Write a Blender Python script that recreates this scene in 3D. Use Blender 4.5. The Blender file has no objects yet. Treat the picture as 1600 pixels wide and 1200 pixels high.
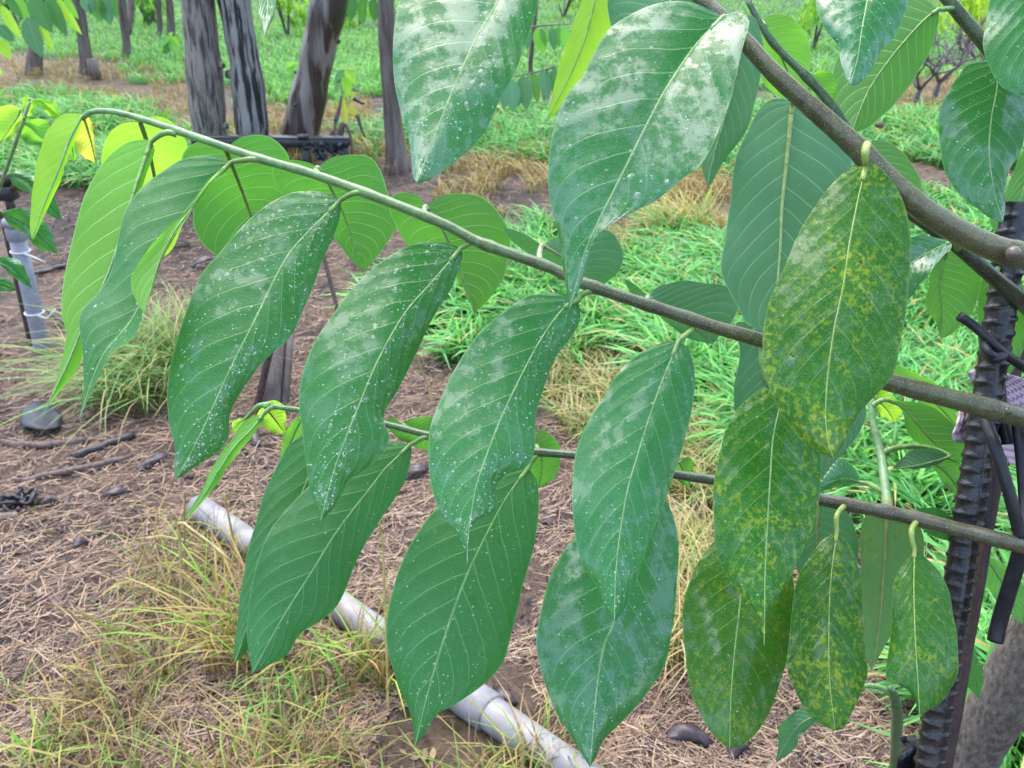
import bpy, math, random
import numpy as np
from mathutils import Vector, Matrix

# ------------------------------------------------------------------ camera
H, PITCH, F = 1.45, math.radians(27.0), 1383.0        # lens height, tilt, focal length in photo pixels (1600 wide)
sc = bpy.context.scene
cam = bpy.data.cameras.new("camera")
cam.sensor_width = 36.0
cam.lens = 36.0 * F / 1600.0
cam.clip_start, cam.clip_end = 0.02, 1000
cam.dof.use_dof = True
cam.dof.focus_distance = 0.64
cam.dof.aperture_fstop = 20.0
camo = bpy.data.objects.new("camera", cam)
sc.collection.objects.link(camo)
camo.location = (0, 0, H)
camo.rotation_euler = (math.pi / 2 - PITCH, 0, 0)
sc.camera = camo

# ------------------------------------------------------------------ sky and sun (bright overcast after rain)
SUN_EL, SUN_AZ = math.radians(72), math.radians(-25)   # azimuth from +Y (away from the lens), negative = to the left
w = bpy.data.worlds.new("World"); sc.world = w; w.use_nodes = True
wn = w.node_tree.nodes; wl = w.node_tree.links; wn.clear()
sky = wn.new("ShaderNodeTexSky"); sky.sky_type = 'NISHITA'; sky.sun_disc = False
sky.sun_elevation = SUN_EL; sky.sun_rotation = SUN_AZ
sky.air_density = 1.0; sky.dust_density = 3.0; sky.ozone_density = 1.0
bg = wn.new("ShaderNodeBackground"); bg.inputs[1].default_value = 0.15
wo = wn.new("ShaderNodeOutputWorld")
wl.new(sky.outputs[0], bg.inputs[0]); wl.new(bg.outputs[0], wo.inputs[0])
sl = bpy.data.lights.new("sun", 'SUN'); sl.energy = 0.7; sl.angle = math.radians(80); sl.color = (1, 0.97, 0.93)
so = bpy.data.objects.new("sun", sl); sc.collection.objects.link(so)
sd = Vector((math.sin(SUN_AZ) * math.cos(SUN_EL), math.cos(SUN_AZ) * math.cos(SUN_EL), math.sin(SUN_EL)))
so.rotation_euler = sd.to_track_quat('Z', 'Y').to_euler()
so.location = (0, 0, 6)
sc.view_settings.view_transform = 'Standard'; sc.view_settings.look = 'None'
sc.view_settings.gamma = 1.0; sc.view_settings.use_curve_mapping = False
sc.view_settings.exposure = 1.88
sc.render.engine = 'CYCLES'
sc.cycles.use_denoising = True
sc.cycles.max_bounces = 9; sc.cycles.transmission_bounces = 8; sc.cycles.diffuse_bounces = 4
sc.cycles.caustics_reflective = False; sc.cycles.caustics_refractive = False
sc.cycles.sample_clamp_indirect = 6.0

# ------------------------------------------------------------------ helpers
C = sc.collection
rnd = random.Random(7)
rng = np.random.default_rng(11)
CAM = np.array((0, 0, H)); FW = np.array((0, math.cos(PITCH), -math.sin(PITCH)))
RT = np.array((1.0, 0, 0)); UP = np.array((0, math.sin(PITCH), math.cos(PITCH)))

def P3(px, py, d):
    "photo pixel at distance d along the lens axis -> point in the place"
    return CAM + d * (FW + RT * ((px - 800.0) / F) + UP * ((600.0 - py) / F))

def unproject(A, D):
    A = np.asarray(A, float); D = np.asarray(D, float)[..., None]
    return CAM + D * (FW + RT * ((A[..., :1] - 800.0) / F) + UP * ((600.0 - A[..., 1:2]) / F))

def project(Pw):
    q = np.asarray(Pw, float) - CAM
    d = q @ FW
    return np.stack([800 + F * (q @ RT) / d, 600 - F * (q @ UP) / d], -1), d

def vnoise(x, y, s, seed=0):
    x = np.asarray(x, float) * s; y = np.asarray(y, float) * s
    xi = np.floor(x); yi = np.floor(y); fx = x - xi; fy = y - yi
    fx = fx * fx * (3 - 2 * fx); fy = fy * fy * (3 - 2 * fy)
    def h(a, b):
        v = np.sin(a * 127.1 + b * 311.7 + seed * 74.7) * 43758.5453
        return v - np.floor(v)
    return (h(xi, yi) * (1 - fx) + h(xi + 1, yi) * fx) * (1 - fy) + (h(xi, yi + 1) * (1 - fx) + h(xi + 1, yi + 1) * fx) * fy

def gz(x, y):
    return 0.05 * (vnoise(x, y, 0.9, 1) - .5) + 0.022 * (vnoise(x, y, 4.0, 2) - .5) + 0.018 * (vnoise(x, y, 12.0, 3) - .5) + 0.012 * (vnoise(x, y, 31.0, 4) - .5)

def ground(px, py, lift=0.0):
    "where the ray through a photo pixel meets the ground"
    d = FW + RT * ((px - 800.0) / F) + UP * ((600.0 - py) / F)
    p = CAM + d * (H / -d[2])
    for _ in range(3):
        z = float(gz(p[0], p[1])); p = CAM + d * ((H - z) / -d[2])
    return p + np.array((0, 0, lift))

def depth_of(p): return float((np.asarray(p) - CAM) @ FW)

def pts(s): return np.array([[float(v) for v in t.split(",")] for t in s.split()])

def spline(A, n):
    "Catmull-Rom through A, resampled to n points evenly along its length"
    A = np.asarray(A, float)
    if len(A) == 2: A = np.stack([A[0], (A[0] + A[1]) / 2, A[1]])
    B = np.vstack([2 * A[0] - A[1], A, 2 * A[-1] - A[-2]])
    out = []
    for i in range(1, len(B) - 2):
        p0, p1, p2, p3 = B[i - 1:i + 3]
        t = np.linspace(0, 1, 14, endpoint=False)[:, None]
        out.append(.5 * (2 * p1 + (p2 - p0) * t + (2 * p0 - 5 * p1 + 4 * p2 - p3) * t ** 2 + (3 * p1 - p0 - 3 * p2 + p3) * t ** 3))
    out = np.vstack(out + [A[-1:]])
    L = np.concatenate([[0], np.cumsum(np.linalg.norm(np.diff(out[:, :2] if out.shape[1] == 2 else out, axis=0), axis=1))])
    q = np.linspace(0, L[-1], n)
    return np.stack([np.interp(q, L, out[:, k]) for k in range(out.shape[1])], 1)

class MB:
    "collects vertices, faces, material slots and vertex colours for ONE mesh"
    def __init__(s): s.v = []; s.f = []; s.m = []; s.c = []; s.uv = {}; s.n = 0
    def add(s, V, Fc, mat=0, col=None):
        V = np.asarray(V, float); b = s.n; s.v.append(V); s.n += len(V)
        for f in Fc: s.f.append([i + b for i in f]); s.m.append(mat)
        if col is None: col = np.ones((len(V), 3))
        col = np.asarray(col, float)
        if col.ndim == 1: col = np.tile(col, (len(V), 1))
        s.c.append(col); return b
    def grid(s, G, mat=0, uv=None, col=None, flip=False):
        r, c = G.shape[:2]; b = s.n
        Fc = []
        for i in range(r - 1):
            for j in range(c - 1):
                q = [i * c + j, i * c + j + 1, (i + 1) * c + j + 1, (i + 1) * c + j]
                Fc.append(q[::-1] if flip else q)
        s.add(G.reshape(-1, 3), Fc, mat, None if col is None else np.asarray(col).reshape(-1, 3) if np.ndim(col) > 1 else col)
        if uv is not None:
            for k, t in enumerate(uv.reshape(-1, 2)): s.uv[b + k] = t
    def tube(s, Pn, R, n=10, mat=0, col=None, caps=True, hollow=0.0):
        Pn = np.asarray(Pn, float); m = len(Pn); R = np.broadcast_to(np.asarray(R, float), (m,))
        T = np.gradient(Pn, axis=0); T /= np.linalg.norm(T, axis=1)[:, None] + 1e-12
        a = np.array((0, 0, 1.0)) if abs(T[0][2]) < .9 else np.array((1.0, 0, 0))
        u = np.cross(T[0], a); u /= np.linalg.norm(u)
        G = []
        for i in range(m):
            u = u - T[i] * (u @ T[i]); u /= np.linalg.norm(u); v = np.cross(T[i], u)
            th = np.arange(n) * 2 * math.pi / n
            G.append(Pn[i] + R[i] * (np.cos(th)[:, None] * u + np.sin(th)[:, None] * v))
        G = np.array(G)
        Fc = [[i * n + j, i * n + (j + 1) % n, (i + 1) * n + (j + 1) % n, (i + 1) * n + j] for i in range(m - 1) for j in range(n)]
        V = G.reshape(-1, 3); cc = None
        if col is not None:
            col = np.asarray(col, float)
            cc = np.repeat(col, n, axis=0) if col.ndim == 2 else col
        if hollow:
            for e, sg in ((0, 1), (m - 1, -1)):
                b = len(V); ctr = Pn[e]
                r1 = ctr + (G[e] - ctr) * hollow; r2 = r1 + sg * T[e] * R[e] * 2.5
                V = np.vstack([V, r1, r2])
                for j in range(n):
                    k = (j + 1) % n
                    Fc.append([e * n + j, b + j, b + k, e * n + k]); Fc.append([b + j, b + n + j, b + n + k, b + k])
                Fc.append([b + n + j for j in range(n)])
            cc = cc if (cc is None or np.ndim(cc) == 1) else np.vstack([cc, np.tile(cc[0], (len(V) - len(cc), 1))])
        elif caps:
            Fc.append(list(range(n))[::-1]); Fc.append([(m - 1) * n + j for j in range(n)])
        s.add(V, Fc, mat, cc)
    def box(s, c, size, rot=None, mat=0, bev=0.08):
        "box with chamfered edges"
        hx, hy, hz = [q / 2 for q in size]; b = min(size) * bev
        V = []
        for sx in (-1, 1):
            for sy in (-1, 1):
                for sz in (-1, 1):
                    V += [(sx * (hx - b), sy * (hy - b), sz * hz), (sx * (hx - b), sy * hy, sz * (hz - b)), (sx * hx, sy * (hy - b), sz * (hz - b))]
        import bmesh
        bm = bmesh.new(); vs = [bm.verts.new(q) for q in V]
        bmesh.ops.convex_hull(bm, input=vs); bm.verts.index_update()
        A = np.array([q.co[:] for q in bm.verts]); Fc = [[q.index for q in f.verts] for f in bm.faces]; bm.free()
        if rot is not None: A = A @ np.asarray(rot).T
        s.add(A + np.asarray(c), Fc, mat)
    def build(s, name, mats, parent=None, origin=None, smooth=True):
        V = np.vstack(s.v); origin = np.zeros(3) if origin is None else np.asarray(origin, float)
        me = bpy.data.meshes.new(name)
        me.from_pydata((V - origin).tolist(), [], s.f)
        for m in (mats if isinstance(mats, (list, tuple)) else [mats]): me.materials.append(m)
        me.polygons.foreach_set('material_index', s.m)
        me.polygons.foreach_set('use_smooth', [smooth] * len(s.f))
        ca = me.color_attributes.new('Col', 'FLOAT_COLOR', 'POINT')
        ca.data.foreach_set('color', np.hstack([np.vstack(s.c), np.ones((len(V), 1))]).astype(np.float32).ravel())
        if s.uv:
            A = np.zeros((len(V), 2))
            for k, t in s.uv.items(): A[k] = t
            li = np.zeros(len(me.loops), np.int32); me.loops.foreach_get('vertex_index', li)
            ul = me.uv_layers.new(name='UVMap'); ul.data.foreach_set('uv', A[li].astype(np.float32).ravel())
        me.update()
        return link(name, me, parent, origin)

WPOS = {}
def link(name, me, parent=None, origin=(0, 0, 0)):
    o = bpy.data.objects.new(name, me); C.objects.link(o)
    origin = np.asarray(origin, float); WPOS[o] = origin
    if parent is not None: o.parent = parent
    o.location = origin - (WPOS[parent] if parent is not None else 0)
    return o

def mesh_np(name, V, Q, mat, col=None, smooth=True):
    "fast mesh of quads from arrays, for grass and straw"
    me = bpy.data.meshes.new(name); V = np.asarray(V, np.float32); Q = np.asarray(Q, np.int32); n = len(Q)
    me.vertices.add(len(V)); me.vertices.foreach_set('co', V.ravel())
    me.loops.add(n * 4); me.loops.foreach_set('vertex_index', Q.ravel())
    me.polygons.add(n); me.polygons.foreach_set('loop_start', np.arange(0, n * 4, 4, dtype=np.int32))
    me.polygons.foreach_set('use_smooth', np.full(n, smooth))
    if col is not None:
        ca = me.color_attributes.new('Col', 'FLOAT_COLOR', 'POINT')
        ca.data.foreach_set('color', np.hstack([col, np.ones((len(V), 1))]).astype(np.float32).ravel())
    me.materials.append(mat); me.update(calc_edges=True); me.validate()
    return me

def tag(o, label=None, cat=None, group=None, kind=None):
    if label: o['label'] = label
    if cat: o['category'] = cat
    if group: o['group'] = group
    if kind: o['kind'] = kind
    return o

def empty(name, p, label=None, cat=None, group=None):
    o = link(name, None, None, p); o.empty_display_size = .05
    return tag(o, label, cat, group)

# ------------------------------------------------------------------ materials
class NT:
    def __init__(s, name):
        s.m = bpy.data.materials.new(name); s.m.use_nodes = True; s.t = s.m.node_tree; s.t.nodes.clear()
    def n(s, typ, ins=None, **kw):
        nd = s.t.nodes.new("ShaderNode" + typ)
        for k, v in kw.items(): setattr(nd, k, v)
        for k, v in (ins or {}).items():
            if isinstance(v, bpy.types.NodeSocket): s.t.links.new(v, nd.inputs[k])
            else: nd.inputs[k].default_value = v
        return nd
    def math(s, op, a, b=0.0, c=None, clamp=False):
        d = {0: a, 1: b}
        if c is not None: d[2] = c
        return s.n("Math", d, operation=op, use_clamp=clamp).outputs[0]
    def mr(s, v, a, b, c=0.0, d=1.0): return s.n("MapRange", {0: v, 1: a, 2: b, 3: c, 4: d}).outputs[0]
    def mix(s, f, a, b, typ='MIX'):
        nd = s.n("Mix", data_type='RGBA', blend_type=typ)
        for k, v in ((0, f), (6, a), (7, b)):
            if isinstance(v, bpy.types.NodeSocket): s.t.links.new(v, nd.inputs[k])
            else: nd.inputs[k].default_value = v if k == 0 else (*v, 1)[:4]
        return nd.outputs[2]
    def noise(s, vec, scale, detail=3.0, rough=.55, w=None):
        d = {'Vector': vec, 'Scale': scale, 'Detail': detail, 'Roughness': rough}
        if w is not None: d['W'] = w
        return s.n("TexNoise", d, noise_dimensions='4D' if w is not None else '3D').outputs[0]
    def out(s, sh):
        o = s.n("OutputMaterial"); s.t.links.new(sh, o.inputs[0]); return s.m
    def bsdf(s, **k): return s.n("BsdfPrincipled", {a.replace('_', ' '): b for a, b in k.items()}).outputs[0]
    def bump(s, h, st, dist=.001): return s.n("Bump", {'Height': h, 'Strength': st, 'Distance': dist}).outputs[0]

def leaf_mat(name, top, top2, under, trans, veincol, tmix=.4, rough=.36, wet=.5, mottle=0.0, veins=11.0, veinf=.5, spec=.36):
    t = NT(name)
    tc = t.n("TexCoord"); uv = t.n("SeparateXYZ", {0: tc.outputs['UV']}); obj = tc.outputs['Object']
    rv = t.n("ObjectInfo").outputs['Random']; W = t.math('MULTIPLY', rv, 37.0)
    geo = t.n("NewGeometry"); back = geo.outputs['Backfacing']
    su = t.math('MULTIPLY_ADD', uv.outputs[0], 2.0, -1.0); au = t.math('ABSOLUTE', su)
    side = t.math('GREATER_THAN', su, 0.0)
    wob = t.noise(obj, 40.0, 2.0, .5, W)
    s_ = t.math('MULTIPLY_ADD', uv.outputs[1], veins, t.math('MULTIPLY', side, .42))
    s_ = t.math('SUBTRACT', s_, t.math('MULTIPLY', au, .23 * veins))
    s_ = t.math('SUBTRACT', s_, t.math('MULTIPLY', t.math('POWER', au, 4.0), .05 * veins))
    s_ = t.math('ADD', s_, t.math('MULTIPLY', wob, .28))
    d = t.math('ABSOLUTE', t.math('SUBTRACT', t.math('FRACT', s_), .5))
    lat = t.mr(d, .008, .040, 1.0, 0.0)
    lat = t.math('MULTIPLY', lat, t.mr(au, .55, 1.0, 1.0, .1))
    mid = t.mr(au, .008, .03, 1.0, 0.0)
    vein = t.math('MAXIMUM', lat, mid)
    quilt = t.math('COSINE', t.math('MULTIPLY', s_, 2 * math.pi))          # swelling between the veins
    ret = t.n("TexVoronoi", {'Vector': obj, 'Scale': 620.0}, feature='DISTANCE_TO_EDGE').outputs[0]
    retm = t.mr(ret, .02, .12, 1.0, 0.0)
    n1 = t.noise(obj, 22.0, 5.0, .62, W)
    col = t.mix(t.mr(n1, .3, .7), top, top2)
    col = t.mix(t.math('MULTIPLY', retm, .16), col, veincol)
    und = t.mix(t.math('MULTIPLY', retm, .12), under, veincol)
    und = t.mix(t.math('MULTIPLY', t.mr(n1, .35, .7), .35), und, tuple(c * .7 for c in under))
    tr = t.mix(t.math('MULTIPLY', t.mr(n1, .3, .7), .4), trans, tuple(c * .75 for c in trans))
    if mottle > 0:
        m1 = t.noise(obj, 300.0, 3.0, .6, W); m2 = t.noise(obj, 24.0, 3.0, .6, t.math('ADD', W, 9.0)); m3 = t.noise(obj, 420.0, 2.0, .5, W)
        zone_ = t.mr(m2, .40, .62)
        blot = t.mr(t.math('ADD', m1, t.math('MULTIPLY', m3, .25)), .625, .74)
        f = t.math('MULTIPLY', t.math('ADD', t.math('MULTIPLY', blot, t.math('MULTIPLY_ADD', zone_, .75, .12)), t.math('MULTIPLY', t.mr(m2, .52, .7), .22), clamp=True), mottle)
        pc = t.n("TexVoronoi", {'Vector': obj, 'Scale': 210.0, 'Randomness': 1.0})
        keep = t.math('MULTIPLY', t.math('GREATER_THAN', t.n("SeparateColor", {0: pc.outputs['Color']}).outputs[0], .66), t.mr(m2, .48, .58))
        dot = t.math('MULTIPLY', t.math('MULTIPLY', t.mr(t.math('ADD', pc.outputs['Distance'], t.math('MULTIPLY', m3, .3)), .30, .46, 1.0, 0.0), keep), mottle)
        yel = (.30, .40, .02)
        col = t.mix(f, col, yel); und = t.mix(f, und, (.28, .30, .08)); tr = t.mix(f, tr, (.50, .62, .03))
        col = t.mix(t.math('MULTIPLY', dot, .9), col, (.05, .025, .01)); und = t.mix(t.math('MULTIPLY', dot, .9), und, (.07, .04, .02))
    vein = t.math('MAXIMUM', vein, t.mr(au, .972, .992, 0.0, .8))                         # pale leaf margin
    col = t.mix(t.math('MULTIPLY', vein, veinf), col, veincol)
    und = t.mix(t.math('MULTIPLY', vein, veinf), und, veincol)
    hue = t.n("HueSaturation", {'Hue': t.mr(rv, 0, 1, .485, .51), 'Saturation': 1.0, 'Value': t.mr(rv, 0, 1, .88, 1.12), 'Color': t.mix(back, col, und)}).outputs[0]
    wn_ = t.noise(obj, 55.0, 5.0, .62, W); wm = t.mr(wn_, .60 - .2 * wet, .66 - .2 * wet)   # film of rain water
    stain = t.noise(obj, 240.0, 3.0, .6, W)
    rr = t.mix(wm, (rough, rough, rough), (.10, .10, .10))
    rr = t.mix(back, rr, (.5, .5, .5))
    rr = t.math('ADD', rr, t.mr(stain, .3, .7, -.04, .10))
    h = t.math('ADD', t.math('MULTIPLY', vein, -.22), t.math('MULTIPLY', quilt, -.16))
    h = t.math('ADD', h, t.math('MULTIPLY', retm, -.05))
    h = t.math('ADD', h, t.math('MULTIPLY', wm, .10))
    h = t.math('ADD', h, t.math('MULTIPLY', t.noise(obj, 70.0, 3.0, .5, W), .8))
    mv = t.n("TexVoronoi", {'Vector': obj, 'Scale': 520.0, 'Randomness': 1.0})
    mk = t.math('MULTIPLY', t.math('GREATER_THAN', t.n("SeparateColor", {0: mv.outputs['Color']}).outputs[1], .86), t.mr(t.noise(obj, 20.0, 3.0, .6, t.math('ADD', W, 2.0)), .44, .56))
    mk = t.math('MULTIPLY', t.math('MULTIPLY', mk, t.mr(mv.outputs['Distance'], .12, .34, 1.0, 0.0)), t.math('SUBTRACT', 1.0, back))
    h = t.math('ADD', h, t.math('MULTIPLY', mk, min(1.0, wet) * .9))
    rr = t.mix(mk, rr, (.05, .05, .05))
    nb = t.bump(h, .5, .0011)
    film = t.math('MULTIPLY', t.mr(t.math('MULTIPLY_ADD', quilt, -.016, t.noise(obj, 58.0, 8.0, .78, t.math('ADD', W, 4.0))), .505 - .04 * (wet > 1), .55 - .01 * (wet > 1)), t.math('SUBTRACT', 1.0, back))
    p = t.bsdf(Coat_Weight=t.math('MULTIPLY', film, min(1.0, wet)), Coat_Roughness=.12, Coat_IOR=1.85 if wet > 1 else 1.75, Base_Color=hue, Roughness=rr, Specular_IOR_Level=t.math('MULTIPLY_ADD', back, -.1, spec), Normal=nb)
    tl = t.n("BsdfTranslucent", {'Color': t.mix(t.math('MULTIPLY', lat, .6), tr, tuple(c * .4 + .5 * v_ for c, v_ in zip(trans, veincol))), 'Normal': nb}).outputs[0]
    return t.out(t.n("MixShader", {0: tmix, 1: p, 2: tl}).outputs[0])

def plain(name, c1, c2, scale=60.0, rough=.6, bump=.3, stretch=None, spec=.4, detail=5.0, dist=.002, lo=.35, hi=.65, metal=0.0):
    t = NT(name); v = t.n("TexCoord").outputs['Object']
    if stretch: v = t.n("Mapping", {0: v, 3: stretch}).outputs[0]
    n1 = t.noise(v, scale, detail, .6); n2 = t.noise(v, scale * 5, 3.0, .6)
    col = t.mix(t.mr(n1, lo, hi), c1, c2)
    col = t.mix(t.mr(n2, .4, .8, 0, .35), col, tuple(c * .45 for c in c1))
    r = t.math('ADD', t.mr(n2, .3, .7, -.1, .12), rough)
    return t.out(t.bsdf(Base_Color=col, Roughness=r, Specular_IOR_Level=spec, Metallic=metal, Normal=t.bump(t.math('ADD', n1, t.math('MULTIPLY', n2, .4)), bump, dist)))

def grass_mat(name, tmix=.35, rough=.45):
    t = NT(name); c = t.n("VertexColor", layer_name='Col').outputs[0]
    p = t.bsdf(Base_Color=c, Roughness=rough, Specular_IOR_Level=.35)
    tl = t.n("BsdfTranslucent", {'Color': t.mix(1.0, c, (1.5, 1.45, .8), 'MULTIPLY')}).outputs[0]
    return t.out(t.n("MixShader", {0: tmix, 1: p, 2: tl}).outputs[0])

def stem_mat(name, rough=.5, lent=.8, tan=(.42, .33, .17), scale=420.0):
    "bark tinted by the vertex colour, with pale lenticel dots"
    t = NT(name); tc = t.n("TexCoord"); v = tc.outputs['Object']
    c = t.n("VertexColor", layer_name='Col').outputs[0]
    n1 = t.noise(v, 120.0, 5.0, .6); n2 = t.noise(t.n("Mapping", {0: v, 3: (1, 1, 1)}).outputs[0], 30.0, 3.0, .6)
    col = t.mix(t.mr(n1, .38, .62, 0, .75), c, t.mix(1.0, c, (.45, .42, .4), 'MULTIPLY'))
    col = t.mix(t.mr(n2, .5, .75, 0, .5), col, t.mix(1.0, c, (1.5, 1.4, 1.35), 'MULTIPLY'))
    vo = t.n("TexVoronoi", {'Vector': v, 'Scale': scale})
    keep = t.math('GREATER_THAN', t.n("SeparateColor", {0: vo.outputs['Color']}).outputs[0], .35)
    dot = t.math('MULTIPLY', t.mr(vo.outputs['Distance'], .18, .36, 1, 0), keep)
    col = t.mix(t.math('MULTIPLY', dot, lent), col, tan)
    h = t.math('ADD', t.math('MULTIPLY', n1, .6), t.math('MULTIPLY', dot, .5))
    return t.out(t.bsdf(Base_Color=col, Roughness=rough, Specular_IOR_Level=.5, Coat_Weight=.4, Coat_Roughness=.25, Normal=t.bump(h, .6, .0014)))

VC = (.42, .60, .22)
M = {}
M['mature'] = leaf_mat('leaf_mature', (.021, .148, .044), (.040, .205, .072), (.085, .205, .085), (.12, .50, .035), (.28, .58, .18), tmix=.30, wet=.75, veinf=.42)
M['satin'] = leaf_mat('leaf_satin', (.021, .148, .044), (.034, .185, .062), (.085, .205, .085), (.12, .50, .035), (.28, .58, .20), tmix=.30, wet=.12, veinf=.45, rough=.42)
M['wet'] = leaf_mat('leaf_wet', (.021, .145, .047), (.038, .195, .078), (.085, .205, .085), (.12, .48, .035), (.28, .56, .19), tmix=.27, wet=1.1, veinf=.4, rough=.3)
M['mottled'] = leaf_mat('leaf_mottled', (.011, .095, .008), (.024, .145, .018), (.10, .21, .06), (.10, .38, .02), (.30, .46, .12), tmix=.20, wet=.45, mottle=.8, veinf=.30, spec=.2)
M['speckled'] = leaf_mat('leaf_speckled', (.014, .120, .012), (.028, .170, .022), (.17, .31, .13), (.12, .44, .02), (.28, .48, .12), tmix=.22, wet=.6, mottle=.5, veinf=.34, spec=.22)
M['rear'] = leaf_mat('leaf_rear', (.022, .125, .035), (.030, .15, .045), (.095, .265, .080), (.16, .52, .045), (.58, .84, .36), tmix=.45, wet=.4, veinf=.75)
M['dull'] = leaf_mat('leaf_dull', (.020, .11, .035), (.028, .13, .045), (.125, .30, .16), (.10, .38, .07), (.42, .62, .32), tmix=.26, wet=.4, veinf=.75)
M['young'] = leaf_mat('leaf_young', (.16, .46, .04), (.20, .52, .045), (.28, .62, .07), (.54, .95, .07), (.66, .92, .35), tmix=.6, wet=.2, rough=.42, veinf=.4)
M['fresh'] = leaf_mat('leaf_fresh', (.035, .21, .055), (.045, .24, .06), (.16, .44, .08), (.32, .82, .06), (.62, .90, .42), tmix=.5, wet=.3, rough=.42, veinf=.7)
M['yellow'] = leaf_mat('leaf_yellow', (.46, .54, .06), (.52, .58, .08), (.52, .58, .10), (.92, .94, .12), (.6, .65, .2), tmix=.55, wet=.1, veinf=.25)
M['rib'] = stem_mat('leaf_rib', .5, .05)
M['bark'] = stem_mat('branch_bark', .36, .7, (.40, .34, .19), 780.0)
M['shootbark'] = stem_mat('shoot_bark', .45, .35, (.4, .42, .2), 700.0)
M['grass'] = grass_mat('grass_blade')
M['dry'] = grass_mat('dry_blade', .2, .6)
M['bgleaf'] = grass_mat('background_leaf', .4, .35)
def water(name, a, b, r):
    t = NT(name); fr = t.n("Fresnel", {'IOR': 1.33}).outputs[0]
    body = t.n("MixShader", {0: a, 1: t.n("BsdfTransparent", {0: (1, 1, 1, 1)}).outputs[0], 2: t.n("BsdfTranslucent", {0: (.85, 1, .9, 1)}).outputs[0]}).outputs[0]
    body = t.n("MixShader", {0: b, 1: body, 2: t.n("BsdfDiffuse", {0: (.8, .95, .88, 1)}).outputs[0]}).outputs[0]
    return t.out(t.n("MixShader", {0: t.math('MULTIPLY', t.math('MULTIPLY_ADD', fr, .9, .02, clamp=True), t.math('SUBTRACT', 1.0, t.n("NewGeometry").outputs['Backfacing'])), 1: body, 2: t.n("BsdfGlossy", {'Roughness': r}).outputs[0]}).outputs[0])
M['water'] = water('water', .03, .01, 0.0)              # clear large drops
M['mist'] = water('fine_spray', .15, .28, .05)          # fine spray; light gathered by droplets painted in as whitish diffuse colour
M['rust'] = plain('rusty_steel', (.045, .03, .03), (.10, .055, .045), 90, .55, .5, spec=.5)
M['steel'] = plain('wet_dark_steel', (.010, .009, .011), (.035, .028, .032), 70, .28, .5, spec=.7)
M['rubber'] = plain('black_rubber', (.012, .012, .016), (.028, .026, .034), 90, .42, .25, spec=.5)
M['pvc'] = plain('grey_pvc', (.27, .28, .32), (.36, .37, .41), 25, .4, .1, spec=.5)
M['pvcdirty'] = plain('dirty_pvc', (.15, .145, .15), (.30, .30, .31), 9, .42, .15, spec=.5, lo=.3, hi=.6)
M['wood'] = plain('weathered_wood', (.13, .10, .085), (.27, .22, .19), 40, .7, .5, stretch=(1, 1, .12))
M['stick'] = plain('wet_stick', (.06, .04, .035), (.17, .12, .10), 70, .5, .5)
M['char'] = plain('charred_bits', (.012, .010, .012), (.045, .035, .04), 80, .4, .6, spec=.6)
M['black'] = plain('black_plastic', (.012, .014, .02), (.035, .038, .045), 50, .3, .4, spec=.6)
M['sheet'] = plain('dark_sheet', (.022, .028, .040), (.040, .048, .062), 30, .45, .1)
M['deadleaf'] = plain('dead_leaf', (.022, .015, .018), (.07, .045, .05), 90, .33, .5, spec=.6)
M['orange'] = plain('orange_paint', (.75, .30, .03), (.85, .38, .06), 40, .5, .1)
M['tie'] = plain('white_tie', (.6, .6, .6), (.75, .75, .75), 60, .4, .1)
M['bark_grey'] = plain('bark_grey', (.075, .058, .052), (.34, .29, .265), 55, .6, .9, stretch=(1, 1, .09), dist=.010, lo=.40, hi=.54)
M['bark_streak'] = plain('bark_streaked', (.022, .020, .022), (.34, .32, .31), 30, .55, .9, stretch=(1, 1, .07), dist=.008, lo=.45, hi=.52)
M['bark_dark'] = plain('bark_dark_wet', (.055, .034, .030), (.27, .22, .20), 9, .34, .5, stretch=(1, 1, .06), spec=.6, dist=.004, lo=.55, hi=.62)
M['bark_far'] = plain('bark_far', (.07, .052, .046), (.23, .185, .16), 20, .6, .6, stretch=(1, 1, .15), dist=.006)
M['bark_near'] = plain('bark_near', (.10, .083, .07), (.27, .235, .20), 150, .55, .9, stretch=(1, 1, .45), dist=.004)
M['twig'] = plain('bare_twig', (.10, .075, .085), (.20, .16, .18), 60, .6, .3)
M['litter'] = grass_mat('straw', .08, .65)
t = NT('woven_tape')                                            # pink threads on white, flat print of a woven tape
uv = t.n("TexCoord").outputs['UV']; sp = t.n("SeparateXYZ", {0: uv})
wv = t.math('SINE', t.math('MULTIPLY', sp.outputs[0], 120.0))
zz = t.math('SINE', t.math('ADD', t.math('MULTIPLY', sp.outputs[1], 95.0), t.math('MULTIPLY', wv, .9)))
zf = t.mr(zz, -.1, .7)
M['tape'] = t.out(t.bsdf(Base_Color=t.mix(zf, (.85, .74, .80), (.60, .33, .46)), Roughness=.8, Normal=t.bump(t.math('ADD', zz, wv), .5, .0008)))

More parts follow.
